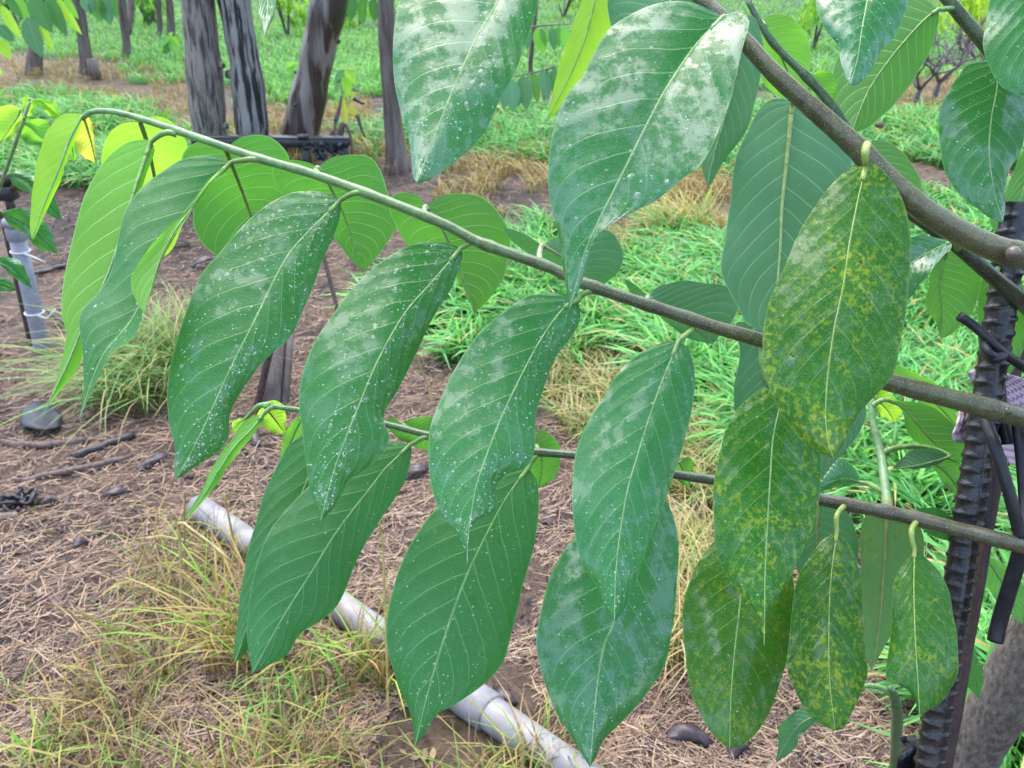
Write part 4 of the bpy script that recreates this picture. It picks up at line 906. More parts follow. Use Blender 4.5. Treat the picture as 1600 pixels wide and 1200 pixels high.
DROPS = {}
def leaf(key, br, kind, face, d, Ms, Ls, Rs, pet=None, el=0.0, er=0.0, drops=0, ripple=.0007, label=None, curl=0.0, rib=1.0, petcol=(.22, .42, .11), camber=.002, seed=None, rows=False, prad=1.35):
    """one traced leaf. d: distances along the midrib; el/er: how far each edge bends away (+) or towards (-) the lens, metres.
    face 'up' = upper surface is seen, 'under' = underside is seen"""
    nv, nu = 58, 11
    m = spline(pts(Ms), nv); l = spline(pts(Ls), nv); r_ = spline(pts(Rs), nv)
    v = np.linspace(0, 1, nv); dm = np.interp(v, np.linspace(0, 1, len(d)), d)
    if len(d) > 2: dm = spline(np.stack([np.linspace(0, 1, len(d)), d], 1), nv)[:, 1]
    if face == 'up' and br in 'ACB' and key != 'T2': dm = dm - (.045 if br != 'B' else .025) * v
    rs = np.random.default_rng(sum(ord(c_) * (i_ + 3) for i_, c_ in enumerate(key)))
    ph = rs.random(6) * 6.28
    cols = []; us = []
    for sgn, E, eo in ((-1, l, el), (1, r_, er)):
        row = []
        for k in range(nu + 1):
            a_ = k / nu
            pxy = m * (1 - a_) + E * a_
            env = np.sin(math.pi * np.clip(v, 0, 1)) ** .6
            s_ = 11 * v - 2.53 * a_ - .55 * a_ ** 4 + (.42 if sgn > 0 else 0)
            dep = dm + env * (eo * (.42 if eo > 0 else 1) * a_ ** 1.4 + camber * a_ * (1 - a_) * 2 * (-1 if face == 'up' else 1))
            dep = dep + ripple * np.cos(2 * math.pi * s_) * a_ ** .6 * env * .45
            dep = dep + env * a_ ** 2 * ripple * 3.0 * (np.sin(v * 9 + ph[0 + (sgn > 0)]) + .6 * np.sin(v * 17 + ph[2 + (sgn > 0)]))
            wob = (a_ ** 3) * env * (1.3 * np.sin(v * 15 + ph[4]) + .8 * np.sin(v * 31 + ph[5]))
            nrm = E - m; nrm = nrm / (np.linalg.norm(nrm, axis=1)[:, None] + 1e-6)
            row.append((pxy + nrm * wob[:, None] * .7, dep))
        cols.append(row)
    order = [(cols[0][k], -k / nu) for k in range(nu, 0, -1)] + [(cols[1][k], k / nu) for k in range(0, nu + 1)]
    G = np.stack([unproject(c_[0], c_[1]) for c_, _ in order], 1)                      # nv, 2nu+1, 3
    U = np.array([u_ for _, u_ in order]); uvm = np.stack(np.broadcast_arrays((U[None, :] + 1) / 2, v[:, None]), -1)
    # which way do the faces look?
    n0 = np.cross(G[nv // 2, nu + 4] - G[nv // 2, nu - 4], G[nv // 2 + 4, nu] - G[nv // 2 - 4, nu]); tocam = CAM - G[nv // 2, nu]
    faces_cam = (n0 @ tocam) > 0
    flip = faces_cam != (face == 'up')
    mb = MB(); mb.grid(G, 0, uvm, flip=flip)
    # midrib and stalk
    dn = n0 / np.linalg.norm(n0) * (1 if faces_cam else -1)                           # towards the lens
    Rm_ = (.00115 * (1 - .82 * v) + .00012) * rib * (.72 if face == 'up' else 1.0)
    off = -dn * Rm_[:, None] * (.62 if face == 'up' else -.1)
    mid = G[:, nu] + off
    w0 = np.array(petcol)
    mb.tube(mid[1:], Rm_[1:], 7, 1, col=np.stack([np.linspace(w0[k], w0[k] * .9 + .08, nv - 1) for k in range(3)], 1))
    par, Q_ = BR_[br]
    if pet:
        A = S3(pet); A = np.vstack([A, [pts(Ms)[0][0], pts(Ms)[0][1], d[0]]]); Qp = spline(A, 16); Pp = unproject(Qp[:, :2], Qp[:, 2])
        Pp = np.vstack([Pp, mid[2:4]]); mb.tube(Pp, np.linspace(.0019, .00125, len(Pp)) * prad, 9, 1, col=w0)
    o = mb.build('leaf', [M[kind], M['rib']], par, G[0, nu])
    if label: o['label'] = label
    if drops:
        rd = rs; db = MB(); e = dn
        ico = ICO
        for i in range(int(drops * 2.0)):
            vv = .04 + .92 * rd.random(); uu = (rd.random() * 2 - 1) * .93
            if vnoise(vv * 3 + ph[0], uu * 1.5 + ph[1], 1.6, 3) < .42 and rd.random() < .7: continue
            i0 = vv * (nv - 1); j0 = (uu + 1) * nu; i1 = int(i0); j1 = min(int(j0), 2 * nu - 1); i1 = min(i1, nv - 2)
            p = G[i1, j1] * (1 - (i0 - i1)) + G[i1 + 1, j1] * (i0 - i1); p = p + (G[i1, j1 + 1] - G[i1, j1]) * (j0 - j1)
            n_ = np.cross(G[i1, j1 + 1] - G[i1, j1], G[i1 + 1, j1] - G[i1, j1]); n_ = n_ / (np.linalg.norm(n_) + 1e-12)
            if n_ @ (CAM - p) < 0: n_ = -n_
            a1 = np.cross(n_, (0.3, .1, 1)); a1 /= np.linalg.norm(a1); a2 = np.cross(n_, a1)
            big = rd.random() < .05
            parts_ = int(2 + 3 * rd.random()) if big else 1
            r0 = (.0010 + .0012 * rd.random()) if big else (.00035 + .00085 * rd.random() ** 2.5)
            fine = r0 < .0008
            for q_ in range(parts_):
                rq = r0 * (1 - .18 * q_); sh = (rd.random(2) - .5) * r0 * 1.5 * (q_ > 0); st = 1.0 + .5 * rd.random() * big
                V = p + a1 * sh[0] + a2 * sh[1] + rq * (ico[:, :1] * a1 + ico[:, 1:2] * a2 * st + (ico[:, 2:] * (.20 if big else .42)) * n_)
                db.add(V, ICOF, 1 if fine else 0)
        if db.v: dO = db.build('water_drops', [M['water'], M['mist']], par, G[0, nu]); dO['kind'] = 'stuff'
    return G

import bmesh
_b = bmesh.new(); bmesh.ops.create_icosphere(_b, subdivisions=2, radius=1.0); _b.verts.index_update()
ICO = np.array([v_.co[:] for v_ in _b.verts]); ICOF = [[v_.index for v_ in f_.verts] for f_ in _b.faces]; _b.free()

# ---- leaves of the long branch, near row (upper side seen)
leaf('F1', 'A', 'young', 'under', (.664, .655, .65), "130,178 110,216 90,270 68,322 50,374", "130,178 100,179 76,200 62,236 50,300 47,350 50,376", "131,182 124,202 108,242 90,292 72,332 51,376", el=.012, er=.03, label='lime young leaf hanging from the branch tip', rib=.9)
leaf('F1b', 'A', 'yellow', 'under', (.668, .69), "131,184 138,206 144,228 150,256", "131,184 115,200 113,216 126,240 150,257", "131,184 141,186 147,216 150,256", label='small yellow leaf at the branch tip', rib=.8)
leaf('F1c', 'A', 'fresh', 'under', (.69, .71), "118,200 112,220 114,240 116,256", "118,200 105,215 104,232 116,257", "118,200 121,216 120,240 116,256", rib=.6)
leaf('F2', 'A', 'fresh', 'under', (.652, .625, .61), "236,222 222,262 205,315 190,365 172,420 150,470 130,510 105,570 75,632", "236,222 228,218 200,222 165,248 140,290 122,340 107,400 96,455 98,495 104,525 92,580 75,634", "236,222 242,236 228,275 214,325 202,375 186,430 165,480 138,530 118,580 75,634",
     "276,210,.65 262,207,.648 248,212,.65", el=.015, er=.03, rib=1.2, label='long lime green leaf twisting at its tip')
leaf('F3', 'A', 'satin', 'up', (.642, .612, .60), "362,253 330,280 304,316 284,345 255,395 235,440 205,500 165,548 145,590 124,654", "362,253 340,244 312,243 280,250 248,272 220,296 196,328 186,366 176,412 160,448 136,476 124,498 126,525 130,560 130,610 124,654",
     "362,253 350,266 325,290 297,327 270,355 238,390 222,430 224,470 222,495 208,527 186,541 168,558 150,598 124,654", "411,250,.64 392,249,.638 374,251,.64", el=.02, er=-.022, drops=45, label='blue green leaf with its right edge rolled up', rib=1.5, petcol=(.25, .38, .10))
leaf('F3fold', 'A', 'fresh', 'under', (.624, .578, .548), "352,264 327,288 300,324 272,362 250,405 236,450 226,488", "352,264 325,285 294,326 266,352 234,386 209,425 206,448 215,474 225,489", "352,264 328,290 302,326 274,366 252,408 238,452 226,489", el=-.006, er=.0, rib=.3)
leaf('F4', 'A', 'mature', 'up', (.632, .605, .60), "533,312 472,372 440,415 400,496 360,576 320,664 296,712 275,750", "533,312 515,302 482,299 450,303 410,325 372,360 340,396 315,428 294,480 278,526 265,575 260,612 264,660 274,700 272,730 275,750",
     "533,312 531,338 520,372 505,404 480,472 456,524 420,556 384,600 361,644 358,680 344,704 312,724 290,740 275,750", "570,302,.63 556,301,.628 543,306,.63", el=.025, er=.018, drops=420, label='wet leaf covered in fine drops with a scalloped right edge')
leaf('F5', 'A', 'mature', 'up', (.622, .60, .595), "720,388 672,444 632,490 592,560 564,626 542,680 522,735 501,815", "720,388 700,380 665,378 630,388 592,410 560,440 532,476 496,528 472,584 466,624 472,672 478,720 486,770 501,815",
     "720,388 722,402 708,444 676,500 652,548 624,604 604,636 600,660 610,684 592,716 544,752 536,768 520,794 501,815", "763,380,.621 748,376,.62 732,381,.622", el=.025, er=.022, drops=260, label='wet leaf with a wavy right edge and pointed tip, overlapping a plain darker leaf')
leaf('F6', 'A', 'mature', 'up', (.612, .592, .58), "903,470 880,482 844,532 808,600 780,660 760,712 744,760 736,805 731,845 730,882", "903,470 886,459 860,457 820,464 780,492 740,532 708,580 688,624 672,664 670,704 676,768 692,804 716,836 726,862 730,882",
     "903,470 907,490 900,516 868,560 848,608 838,648 836,700 824,730 792,741 774,760 776,794 750,811 734,826 731,852 730,882", "932,452,.612 918,456,.61 908,462,.612", el=.025, er=.012, drops=200, label='wet leaf folded and scalloped near its thin tip')
leaf('F7', 'A', 'mature', 'up', (.60, .58, .575), "1060,534 1036,592 1016,648 996,712 980,768 968,840 962,900 960,972", "1060,534 1040,534 1000,552 968,580 940,624 920,656 904,696 896,736 894,784 900,852 914,888 932,914 944,946 960,972",
     "1060,534 1076,546 1086,590 1080,648 1068,696 1052,740 1042,775 1024,820 1006,872 992,912 976,950 960,972", "1082,514,.607 1076,520,.604 1068,526,.602", el=.025, er=.025, drops=90, label='broad wet leaf hanging straight, its tip over a shiny pale leaf')
leaf('F8', 'A', 'mottled', 'up', (.604, .588, .58), "1215,603 1219,630 1208,684 1203,756 1196,881 1195,954 1194,1009", "1215,603 1195,604 1158,633 1134,670 1122,717 1115,765 1116,820 1120,862 1130,892 1163,936 1185,965 1194,1009",
     "1215,603 1250,620 1275,660 1284,706 1284,735 1280,775 1272,815 1254,860 1236,903 1217,930 1200,957 1197,980 1194,1009", "1188,536,.603 1190,565,.602 1198,592,.603", el=.02, er=.02, drops=14, label='yellow speckled leaf half hidden under the large spotted leaf')
# ---- far row of the long branch (undersides seen)
leaf('B1', 'A', 'young', 'under', (.662, .70, .72), "219,190 230,224 242,280 250,340 256,402", "219,190 190,194 168,214 158,255 166,300 200,350 236,386 256,402", "219,190 236,182 262,187 285,210 298,250 300,300 288,345 272,385 256,402", "222,187,.656 220,188,.66", el=.02, er=.02, rib=1.5, petcol=(.16, .24, .07), label='glowing lime leaf behind the branch near its tip')
leaf('B2', 'A', 'rear', 'under', (.652, .69, .70), "352,232 375,290 392,337 405,375 415,415", "352,232 320,220 295,230 284,252 290,290 300,325 303,352 318,382 342,400 380,412 415,415", "352,232 375,215 402,211 428,218 447,237 453,256 448,290 440,330 430,375 415,415", "354,231,.646 352,230,.65", el=.015, er=.03, rib=1.3, petcol=(.16, .24, .07), label='backlit green leaf with a brown midrib behind the branch')
leaf('B3', 'A', 'rear', 'under', (.642, .675, .685), "497,262 515,290 535,330 552,375 567,426", "497,262 482,254 455,250 430,257 425,272 435,295 460,320 495,345 520,370 540,395 567,426", "497,262 503,256 520,246 550,242 580,246 595,265 605,300 620,342 615,365 590,400 567,426", "497,274,.636 494,264,.645", el=.02, er=.025, label='broad backlit heart-shaped leaf behind the branch')
leaf('B4', 'A', 'rear', 'under', (.632, .66, .67), "664,322 685,347 705,387 725,440 741,490", "664,322 650,304 617,303 608,320 613,342 634,378 670,405 700,420 718,440 730,462 741,490", "664,322 674,316 692,306 720,302 750,306 775,325 790,351 797,376 794,407 786,437 764,467 741,490", "664,338,.622 663,330,.627", el=.02, er=.025, petcol=(.32, .42, .22), label='backlit leaf with two rounded lobes behind the branch')
leaf('B5', 'A', 'dull', 'under', (.625, .65, .67), "846,383 870,396 900,416 942,446", "846,383 820,366 786,356 805,381 840,405 880,425 914,437 942,446", "846,383 872,370 905,362 947,359 965,372 973,396 968,422 942,446", "843,410,.615 843,396,.62", el=.01, er=.03, petcol=(.32, .42, .22))
leaf('B6', 'A', 'dull', 'under', (.622, .65, .665), "1012,464 1040,482 1080,508 1114,538", "1012,464 994,446 976,436 986,456 1020,486 1049,509 1076,529 1114,538", "1012,464 1030,447 1067,439 1105,443 1137,447 1153,475 1146,498 1128,520 1114,538", "1010,474,.609 1010,469,.615", el=.012, er=.03, petcol=(.32, .42, .22))
leaf('B7', 'A', 'dull', 'under', (.635, .65), "1176,510 1190,560 1195,620 1195,680 1190,720", "1176,510 1155,503 1148,516 1156,545 1150,585 1147,620 1150,650 1165,690 1190,720", "1176,510 1215,530 1225,580 1225,640 1210,690 1190,720", el=.01, er=.02)
# ---- thick branch: big leaves close to the lens
leaf('F9', 'B', 'mottled', 'up', (.520, .505, .50), "1353,258 1340,314 1327,381 1317,448 1303,515 1293,589 1290,650 1294,686 1302,716", "1353,258 1323,267 1290,300 1263,338 1246,368 1230,404 1219,431 1202,475 1192,525 1195,583 1212,630 1236,667 1274,703 1302,716",
     "1353,258 1366,255 1391,280 1411,314 1421,354 1424,402 1419,454 1411,515 1398,579 1377,610 1350,637 1327,670 1316,696 1302,716", "1355,226,.522 1352,236,.516 1352,248,.517", el=.025, er=.02, drops=6, rib=.6, petcol=(.36, .50, .10), prad=1.35, label='large leaf blotched yellow with rust specks hanging from the thick branch')
leaf('T2', 'B', 'wet', 'up', (.525, .495, .485, .48), "1130,27 1108,48 1080,80 1040,140 1012,192 984,248 956,304 932,352 912,400 890,484", "1130,27 1112,17 1088,6 1056,1 1020,8 984,24 952,44 928,80 912,116 888,144 872,176 862,220 856,272 860,320 872,366 880,424 890,484",
     "1130,27 1142,20 1158,17 1171,34 1163,64 1152,104 1140,160 1120,212 1096,256 1060,284 1020,316 980,336 948,356 926,382 917,416 904,454 890,484", "1140,46,.546 1150,38,.535 1140,28,.528", el=.03, er=-.004, drops=60, label='largest glossy leaf mirroring the sky, with a long thin tip', rib=1.3)
leaf('T1', 'B', 'wet', 'up', (.545, .52, .505), "805,-75 778,0 748,52 720,112 696,168 676,220 651,286", "805,-75 740,-92 665,-60 632,-20 620,25 613,80 616,128 626,172 638,208 643,248 645,276 651,286", "805,-75 832,-55 843,-15 836,26 824,60 808,104 784,152 764,196 740,228 696,264 670,281 651,286",
     "1060,-40,.55 960,-130,.54 860,-120,.54", el=.022, er=.02, drops=120, label='wide wet leaf hanging at the top with a short blunt tip')
leaf('T0', 'B', 'mature', 'up', (.60, .58), "425,-90 420,-30 417,20 412,60", "425,-90 406,-50 404,0 407,30 412,60", "425,-90 445,-50 433,0 425,32 412,60", label='pale leaf tip hanging between two far trunks')
leaf('T3', 'B2', 'wet', 'up', (.60, .57, .555), "1366,-90 1355,0 1347,44 1340,91 1329,132", "1366,-90 1325,-88 1283,-45 1276,0 1279,24 1293,51 1308,70 1313,93 1323,125 1329,133", "1366,-90 1405,-78 1424,-40 1418,0 1411,27 1398,57 1377,81 1360,111 1341,131 1329,133",
     "1168,0,.63 1240,-90,.63 1320,-120,.62", el=.02, er=.018, drops=40, label='dark dripping leaf hanging over a backlit leaf')
leaf('T4', 'D', 'rear', 'under', (.70, .70, .69), "1466,15 1441,34 1397,84 1357,142 1330,208", "1466,15 1430,-10 1380,0 1335,40 1308,90 1299,140 1303,185 1330,208", "1466,15 1467,32 1460,60 1444,97 1420,137 1384,176 1357,199 1330,208", "1492,14,.72 1478,14,.71", el=.02, er=.02, rib=.7, label='large backlit green leaf behind the dark dripping leaf')
leaf('U1', 'B', 'dull', 'under', (.585, .59, .595), "1238,160 1229,253 1222,321 1219,391 1214,450 1206,526", "1238,160 1228,154 1205,155 1185,172 1168,206 1151,246 1141,304 1133,371 1127,405 1128,428 1140,455 1153,482 1164,502 1184,514 1206,526", "1238,160 1250,154 1278,165 1310,200 1330,250 1325,310 1305,380 1272,440 1242,490 1206,526",
     "1262,158,.545 1246,154,.57", el=.012, er=.02, rib=1.35, petcol=(.44, .60, .20), label='grey green leaf underside with a thick yellow midrib')
leaf('U2', 'B', 'dull', 'under', (.58, .59), "1162,24 1155,90 1140,160 1120,225 1105,290", "1162,24 1140,60 1110,130 1096,200 1096,258 1105,290", "1162,24 1182,30 1193,80 1186,135 1172,188 1154,223 1131,252 1113,285 1105,290", el=.01, er=.02, label='dark leaf underside peeping from behind the largest glossy leaf')
leaf('U3', 'B', 'dull', 'under', (.565, .58), "1085,-34 1040,10 992,60 970,104", "1085,-34 1030,-50 962,-32 948,0 955,40 970,104", "1085,-34 1090,10 1062,60 1012,92 970,104", el=.01, er=.02)
leaf('Y1', 'B', 'young', 'under', (.60, .61), "942,-60 930,0 914,60 890,120 853,190", "942,-60 920,-55 908,0 897,30 885,70 871,110 862,150 853,190", "942,-60 965,-50 967,0 958,40 940,80 910,130 880,166 853,190", el=.012, er=.015, rib=.5, label='bright lime leaf behind the largest glossy leaf')
leaf('U4', 'B2', 'fresh', 'under', (.64, .66), "1190,34 1212,70 1232,115 1250,165", "1190,34 1188,80 1192,124 1215,150 1250,165", "1190,34 1205,23 1236,27 1256,47 1265,76 1265,115 1262,140 1250,165", "1194,42,.63 1192,38,.635", el=.01, er=.015)
leaf('U5', 'B2', 'fresh', 'under', (.635, .65), "1266,117 1280,132 1290,150 1300,172", "1266,117 1264,135 1275,158 1300,172", "1266,117 1284,110 1303,116 1307,140 1300,172", "1263,125,.625 1264,120,.63")
leaf('U6', 'B2', 'rear', 'under', (.625, .65), "1350,224 1385,260 1414,305 1428,357", "1350,224 1362,270 1392,322 1412,352 1428,358", "1350,224 1376,219 1409,236 1430,264 1440,296 1438,330 1428,358", "1334,225,.617 1342,222,.62", el=.01, er=.02)
leaf('G1', 'B2', 'wet', 'up', (.60, .59, .60), "1486,378 1455,392 1420,414 1396,450 1385,482", "1486,378 1466,372 1436,367 1400,384 1380,430 1385,482", "1486,378 1486,388 1472,403 1451,427 1437,446 1418,470 1385,482", "1497,388,.612 1492,378,.602", el=.012, er=-.01, drops=20, label='glossy dark leaf with a pale curled base under the thick branch')
leaf('G2', 'B2', 'rear', 'under', (.64, .66), "1478,396 1469,440 1471,483 1470,529", "1478,396 1466,406 1453,429 1450,455 1447,483 1461,501 1467,518 1470,529", "1478,396 1492,391 1516,405 1533,432 1527,467 1520,488 1501,508 1484,523 1470,529", "1470,366,.612 1474,380,.63", rib=.6, er=.015, label='backlit green leaf left of the ribbed stake')
leaf('G3', 'B2', 'rear', 'under', (.68, .71), "1565,414 1568,480 1566,540 1558,602", "1565,414 1536,434 1529,466 1527,495 1529,533 1540,573 1558,602", "1565,414 1592,430 1605,490 1600,540 1582,580 1558,602", "1552,433,.628 1560,418,.66", el=.01, er=.01)
leaf('R1', 'D', 'wet', 'up', (.655, .64, .63), "1556,94 1558,138 1549,186 1546,243 1555,304 1567,346", "1556,94 1537,93 1512,101 1489,132 1472,162 1465,196 1470,236 1482,280 1506,310 1532,331 1550,343 1567,348", "1556,94 1585,98 1606,130 1610,180 1600,219 1590,243 1577,267 1571,294 1571,325 1567,348", "1552,86,.72 1553,82,.69 1554,88,.665", el=.02, er=.015, drops=30, label='dark round leaf with pale freckles at the right edge')
leaf('R2', 'D', 'mature', 'up', (.62, .60), "1592,-70 1606,0 1616,70 1625,150", "1592,-70 1556,-40 1546,0 1541,34 1537,74 1546,105 1560,131 1582,145 1625,152", "1592,-70 1645,-60 1682,0 1690,70 1662,124 1625,152", "1575,115,.725 1560,-60,.68 1578,-90,.64", el=.02, er=.02, drops=25, label='smooth green leaf in the corner above the dark round leaf')
leaf('R3', 'D', 'rear', 'under', (.72, .73), "1640,176 1612,256 1590,326 1572,374", "1640,176 1600,235 1576,285 1560,330 1546,345 1558,366 1572,375", "1640,176 1650,240 1625,310 1600,355 1572,375", "1640,200,.74 1642,188,.73", el=.01, er=.01)
# ---- upright shoot and its leaves behind the ribbed stake
leaf('G4', 'V', 'fresh', 'under', (.76, .78), "1392,582 1425,600 1458,626 1497,668", "1392,582 1406,573 1440,587 1470,606 1490,638 1497,668", "1392,582 1398,606 1430,622 1462,648 1497,668", "1360,624,.745 1370,600,.75 1382,586,.755")
leaf('G5', 'V', 'young', 'under', (.755, .775), "1368,624 1380,634 1390,646 1398,661", "1368,624 1380,608 1400,624 1411,637 1408,649 1398,661", "1368,624 1366,634 1380,652 1398,661", "1361,628,.745 1364,624,.75", rib=.6)
leaf('G6', 'V', 'rear', 'under', (.74, .75, .765), "1388,625 1412,638 1430,658 1452,684 1480,708 1512,728", "1388,625 1419,627 1447,633 1473,646 1490,662 1510,685 1518,705 1512,728", "1388,625 1410,643 1416,668 1430,690 1455,702 1482,716 1512,728", "1363,634,.742 1372,628,.741 1380,625,.74", er=.02, label='backlit green leaf held out from the upright shoot')
leaf('G7', 'V', 'dull', 'under', (.735, .725, .715), "1485,713 1455,722 1425,729 1394,732", "1485,713 1461,702 1436,701 1413,712 1394,732", "1485,713 1462,727 1430,733 1394,732", "1377,709,.728 1395,701,.73 1430,697,.738 1465,703,.738", rib=.8, label='folded dull leaf pointing back at the upright shoot')
leaf('G8', 'V', 'rear', 'under', (.76, .78), "1452,720 1478,738 1494,760 1505,786", "1452,720 1482,714 1510,735 1513,764 1505,786", "1452,720 1460,734 1480,762 1505,786")
leaf('G9', 'V', 'wet', 'up', (.74, .73), "1346,754 1322,748 1296,754 1268,768", "1346,754 1336,733 1315,719 1290,726 1268,768", "1346,754 1326,759 1300,764 1268,768", "1380,768,.70 1368,762,.72 1356,756,.735", drops=40, el=.015, er=.01)
leaf('G10', 'C', 'wet', 'up', (.70, .71), "1502,822 1475,817 1450,808 1426,801", "1502,822 1484,804 1462,794 1442,793 1426,801", "1502,822 1492,846 1466,840 1440,827 1426,801", drops=10)
leaf('G11', 'A', 'dull', 'under', (.635, .645), "1322,604 1318,650 1300,700 1284,750", "1322,604 1298,625 1280,680 1278,725 1284,750", "1322,604 1345,606 1353,640 1347,668 1330,695 1304,722 1284,750")
# ---- lower branch
leaf('C1', 'C', 'fresh', 'under', (.742, .71, .70), "411,648 392,672 365,700 340,738 318,776 290,810", "411,648 396,650 380,660 365,682 345,707 332,732 316,765 299,792 289,810", "411,648 412,656 405,667 390,686 367,716 350,738 330,768 306,797 290,811", "432,635,.745 422,638,.744", el=.012, er=.02, rib=.7, label='narrow bright leaf seen edge-on at the lower branch tip')
leaf('C1b', 'C', 'young', 'under', (.755, .77), "414,636 422,646 432,659 445,677", "414,636 404,642 402,652 412,667 426,677 445,677", "414,636 414,629 428,625 441,632 447,647 447,661 445,677", rib=.8, petcol=(.12, .2, .05), label='small lime leaf at the lower branch tip')
leaf('C1c', 'C', 'young', 'under', (.76, .77), "384,654 376,660 369,668 362,677", "384,654 372,654 363,662 362,677", "384,654 384,664 376,672 362,677", "424,632,.745 405,634,.75 394,644,.756", rib=.5)
leaf('C2', 'C', 'satin', 'up', (.728, .70, .69), "642,694 602,732 576,766 552,796 520,840 488,892 452,948 424,996 394,1052", "642,694 600,690 550,705 510,735 476,765 452,790 428,822 408,860 396,900 388,948 386,992 394,1052", "642,694 643,712 634,745 616,780 580,836 552,888 528,944 504,968 468,992 452,1020 424,1037 394,1052",
     "670,682,.727 660,684,.727 650,690,.728", el=.03, er=.02, drops=26, ripple=.0008, label='large plain satin leaf hanging below the wet leaves', rib=1.1)
leaf('C3', 'C', 'satin', 'up', (.745, .73, .72), "500,664 490,720 470,775 445,830 415,900 386,980 366,1038", "500,664 478,674 452,695 440,715 425,745 410,780 392,840 380,904 372,960 366,1008 366,1038", "500,664 515,690 508,740 490,790 465,850 435,930 400,1000 366,1038", "505,646,.738 502,655,.742", el=.02, er=.03, ripple=.0008, label='narrow shadowed leaf behind the large plain satin leaf')
leaf('C4', 'C', 'fresh', 'under', (.76, .775), "474,648 462,672 450,700 438,728", "474,648 460,655 448,672 440,690 438,728", "474,648 486,668 480,700 462,722 438,728")
leaf('C5', 'C', 'rear', 'under', (.745, .765), "630,664 652,676 672,690 692,704", "630,664 614,653 602,657 606,670 626,687 668,705 692,704", "630,664 642,654 676,651 700,664 702,684 692,704", "640,671,.73 634,668,.737", rib=.7)
leaf('C6', 'C', 'satin', 'up', (.715, .69, .68), "826,731 800,764 776,804 736,884 712,944 688,1016 668,1084 648,1168", "826,731 780,730 722,757 680,796 652,832 632,868 616,908 606,960 605,1008 616,1052 632,1092 644,1128 648,1168", "826,731 840,756 842,800 832,860 816,920 800,992 784,1036 752,1072 712,1100 684,1116 668,1140 648,1168",
     "842,707,.718 836,714,.716 830,722,.716", el=.03, er=.025, drops=110, ripple=.001, label='broad smooth leaf with drops near its tip, hanging over the pipe')
leaf('C7', 'C', 'rear', 'under', (.725, .745), "838,696 846,716 846,740 842,763", "838,696 824,700 820,720 828,745 842,763", "838,696 842,672 860,678 873,697 874,732 860,752 842,763", "842,706,.718 840,700,.722", rib=.6)
leaf('C8', 'C', 'wet', 'up', (.695, .67, .66), "1026,772 1000,830 976,905 958,976 944,1008 932,1080 922,1199", "1026,772 980,776 930,800 894,840 876,868 856,908 844,960 839,1008 846,1052 864,1104 888,1144 908,1176 922,1199", "1026,772 1044,786 1056,824 1060,880 1054,960 1040,1032 1008,1088 972,1128 944,1156 932,1180 922,1199",
     "1046,740,.70 1040,750,.698 1032,762,.696", el=.03, er=.03, drops=130, label='pale shiny rain-streaked leaf beneath the tip of another leaf')
leaf('C9', 'C', 'rear', 'under', (.715, .735), "1060,722 1068,736 1074,748 1078,762", "1060,722 1052,732 1058,750 1078,762", "1060,722 1076,714 1084,730 1078,762", rib=.5)
leaf('C10', 'C', 'speckled', 'up', (.688, .665, .655), "1162,826 1160,880 1157,936 1148,1017 1142,1090 1140,1170", "1162,826 1130,832 1100,864 1078,905 1067,962 1069,1009 1078,1075 1097,1119 1115,1149 1140,1171", "1162,826 1200,834 1230,868 1241,910 1240,965 1232,1024 1214,1083 1192,1130 1168,1160 1140,1171",
     "1166,758,.69 1160,780,.687 1161,805,.688", el=.025, er=.025, drops=20, label='broad green leaf with a few faint yellow specks, hanging lowest')
leaf('C11', 'C', 'mottled', 'up', (.650, .635, .63), "1308,829 1300,888 1296,943 1295,1017 1297,1072 1305,1142", "1308,829 1287,842 1265,870 1247,899 1239,935 1236,980 1229,1039 1240,1075 1258,1108 1280,1130 1305,1142", "1308,829 1324,848 1339,877 1348,914 1348,965 1353,1017 1356,1053 1346,1083 1331,1112 1318,1136 1305,1142",
     "1320,790,.675 1313,797,.66 1307,808,.652", el=.02, er=.02, rib=.65, petcol=(.36, .50, .10), prad=1.2, label='yellow speckled leaf on a looped lime stalk, left of its pair')
leaf('C12', 'C', 'mottled', 'up', (.640, .625, .625), "1429,858 1428,925 1430,998 1434,1060 1437,1117", "1429,858 1412,881 1397,910 1393,951 1392,995 1384,1050 1390,1066 1416,1076 1430,1096 1437,1118", "1429,858 1449,874 1471,899 1485,932 1493,980 1497,1031 1494,1062 1474,1094 1452,1109 1437,1118",
     "1433,814,.66 1425,826,.645 1425,842,.641", el=.02, er=.02, rib=.65, petcol=(.36, .50, .10), prad=1.2, label='yellow speckled leaf on a looped lime stalk, beside the ribbed stake')
leaf('C13', 'C', 'speckled', 'under', (.69, .71), "1386,804 1381,888 1375,965 1368,1020 1362,1048", "1386,804 1355,805 1345,830 1344,881 1347,980 1352,1024 1362,1048", "1386,804 1425,812 1443,841 1440,890 1420,940 1397,985 1376,1022 1362,1048", rib=1.3, petcol=(.34, .44, .14), el=.01, er=.01, label='pale spotted leaf underside between two speckled leaves')
leaf('C14', 'C', 'dull', 'under', (.70, .715), "1278,786 1276,848 1272,890 1262,932", "1278,786 1250,800 1240,850 1245,892 1262,932", "1278,786 1316,797 1335,820 1342,862 1325,905 1262,932", rib=1.2, petcol=(.34, .44, .14))
leaf('C15', 'W', 'dull', 'under', (.80, .82), "1278,1116 1250,1132 1230,1160 1212,1192", "1278,1116 1264,1104 1238,1114 1219,1134 1216,1163 1212,1192", "1278,1116 1272,1130 1254,1147 1237,1174 1212,1192", "1396,1090,.81 1376,1074,.80 1340,1074,.80 1300,1100,.80", ripple=.0018, rib=.5, label='small pale pleated leaf hanging just above the straw')
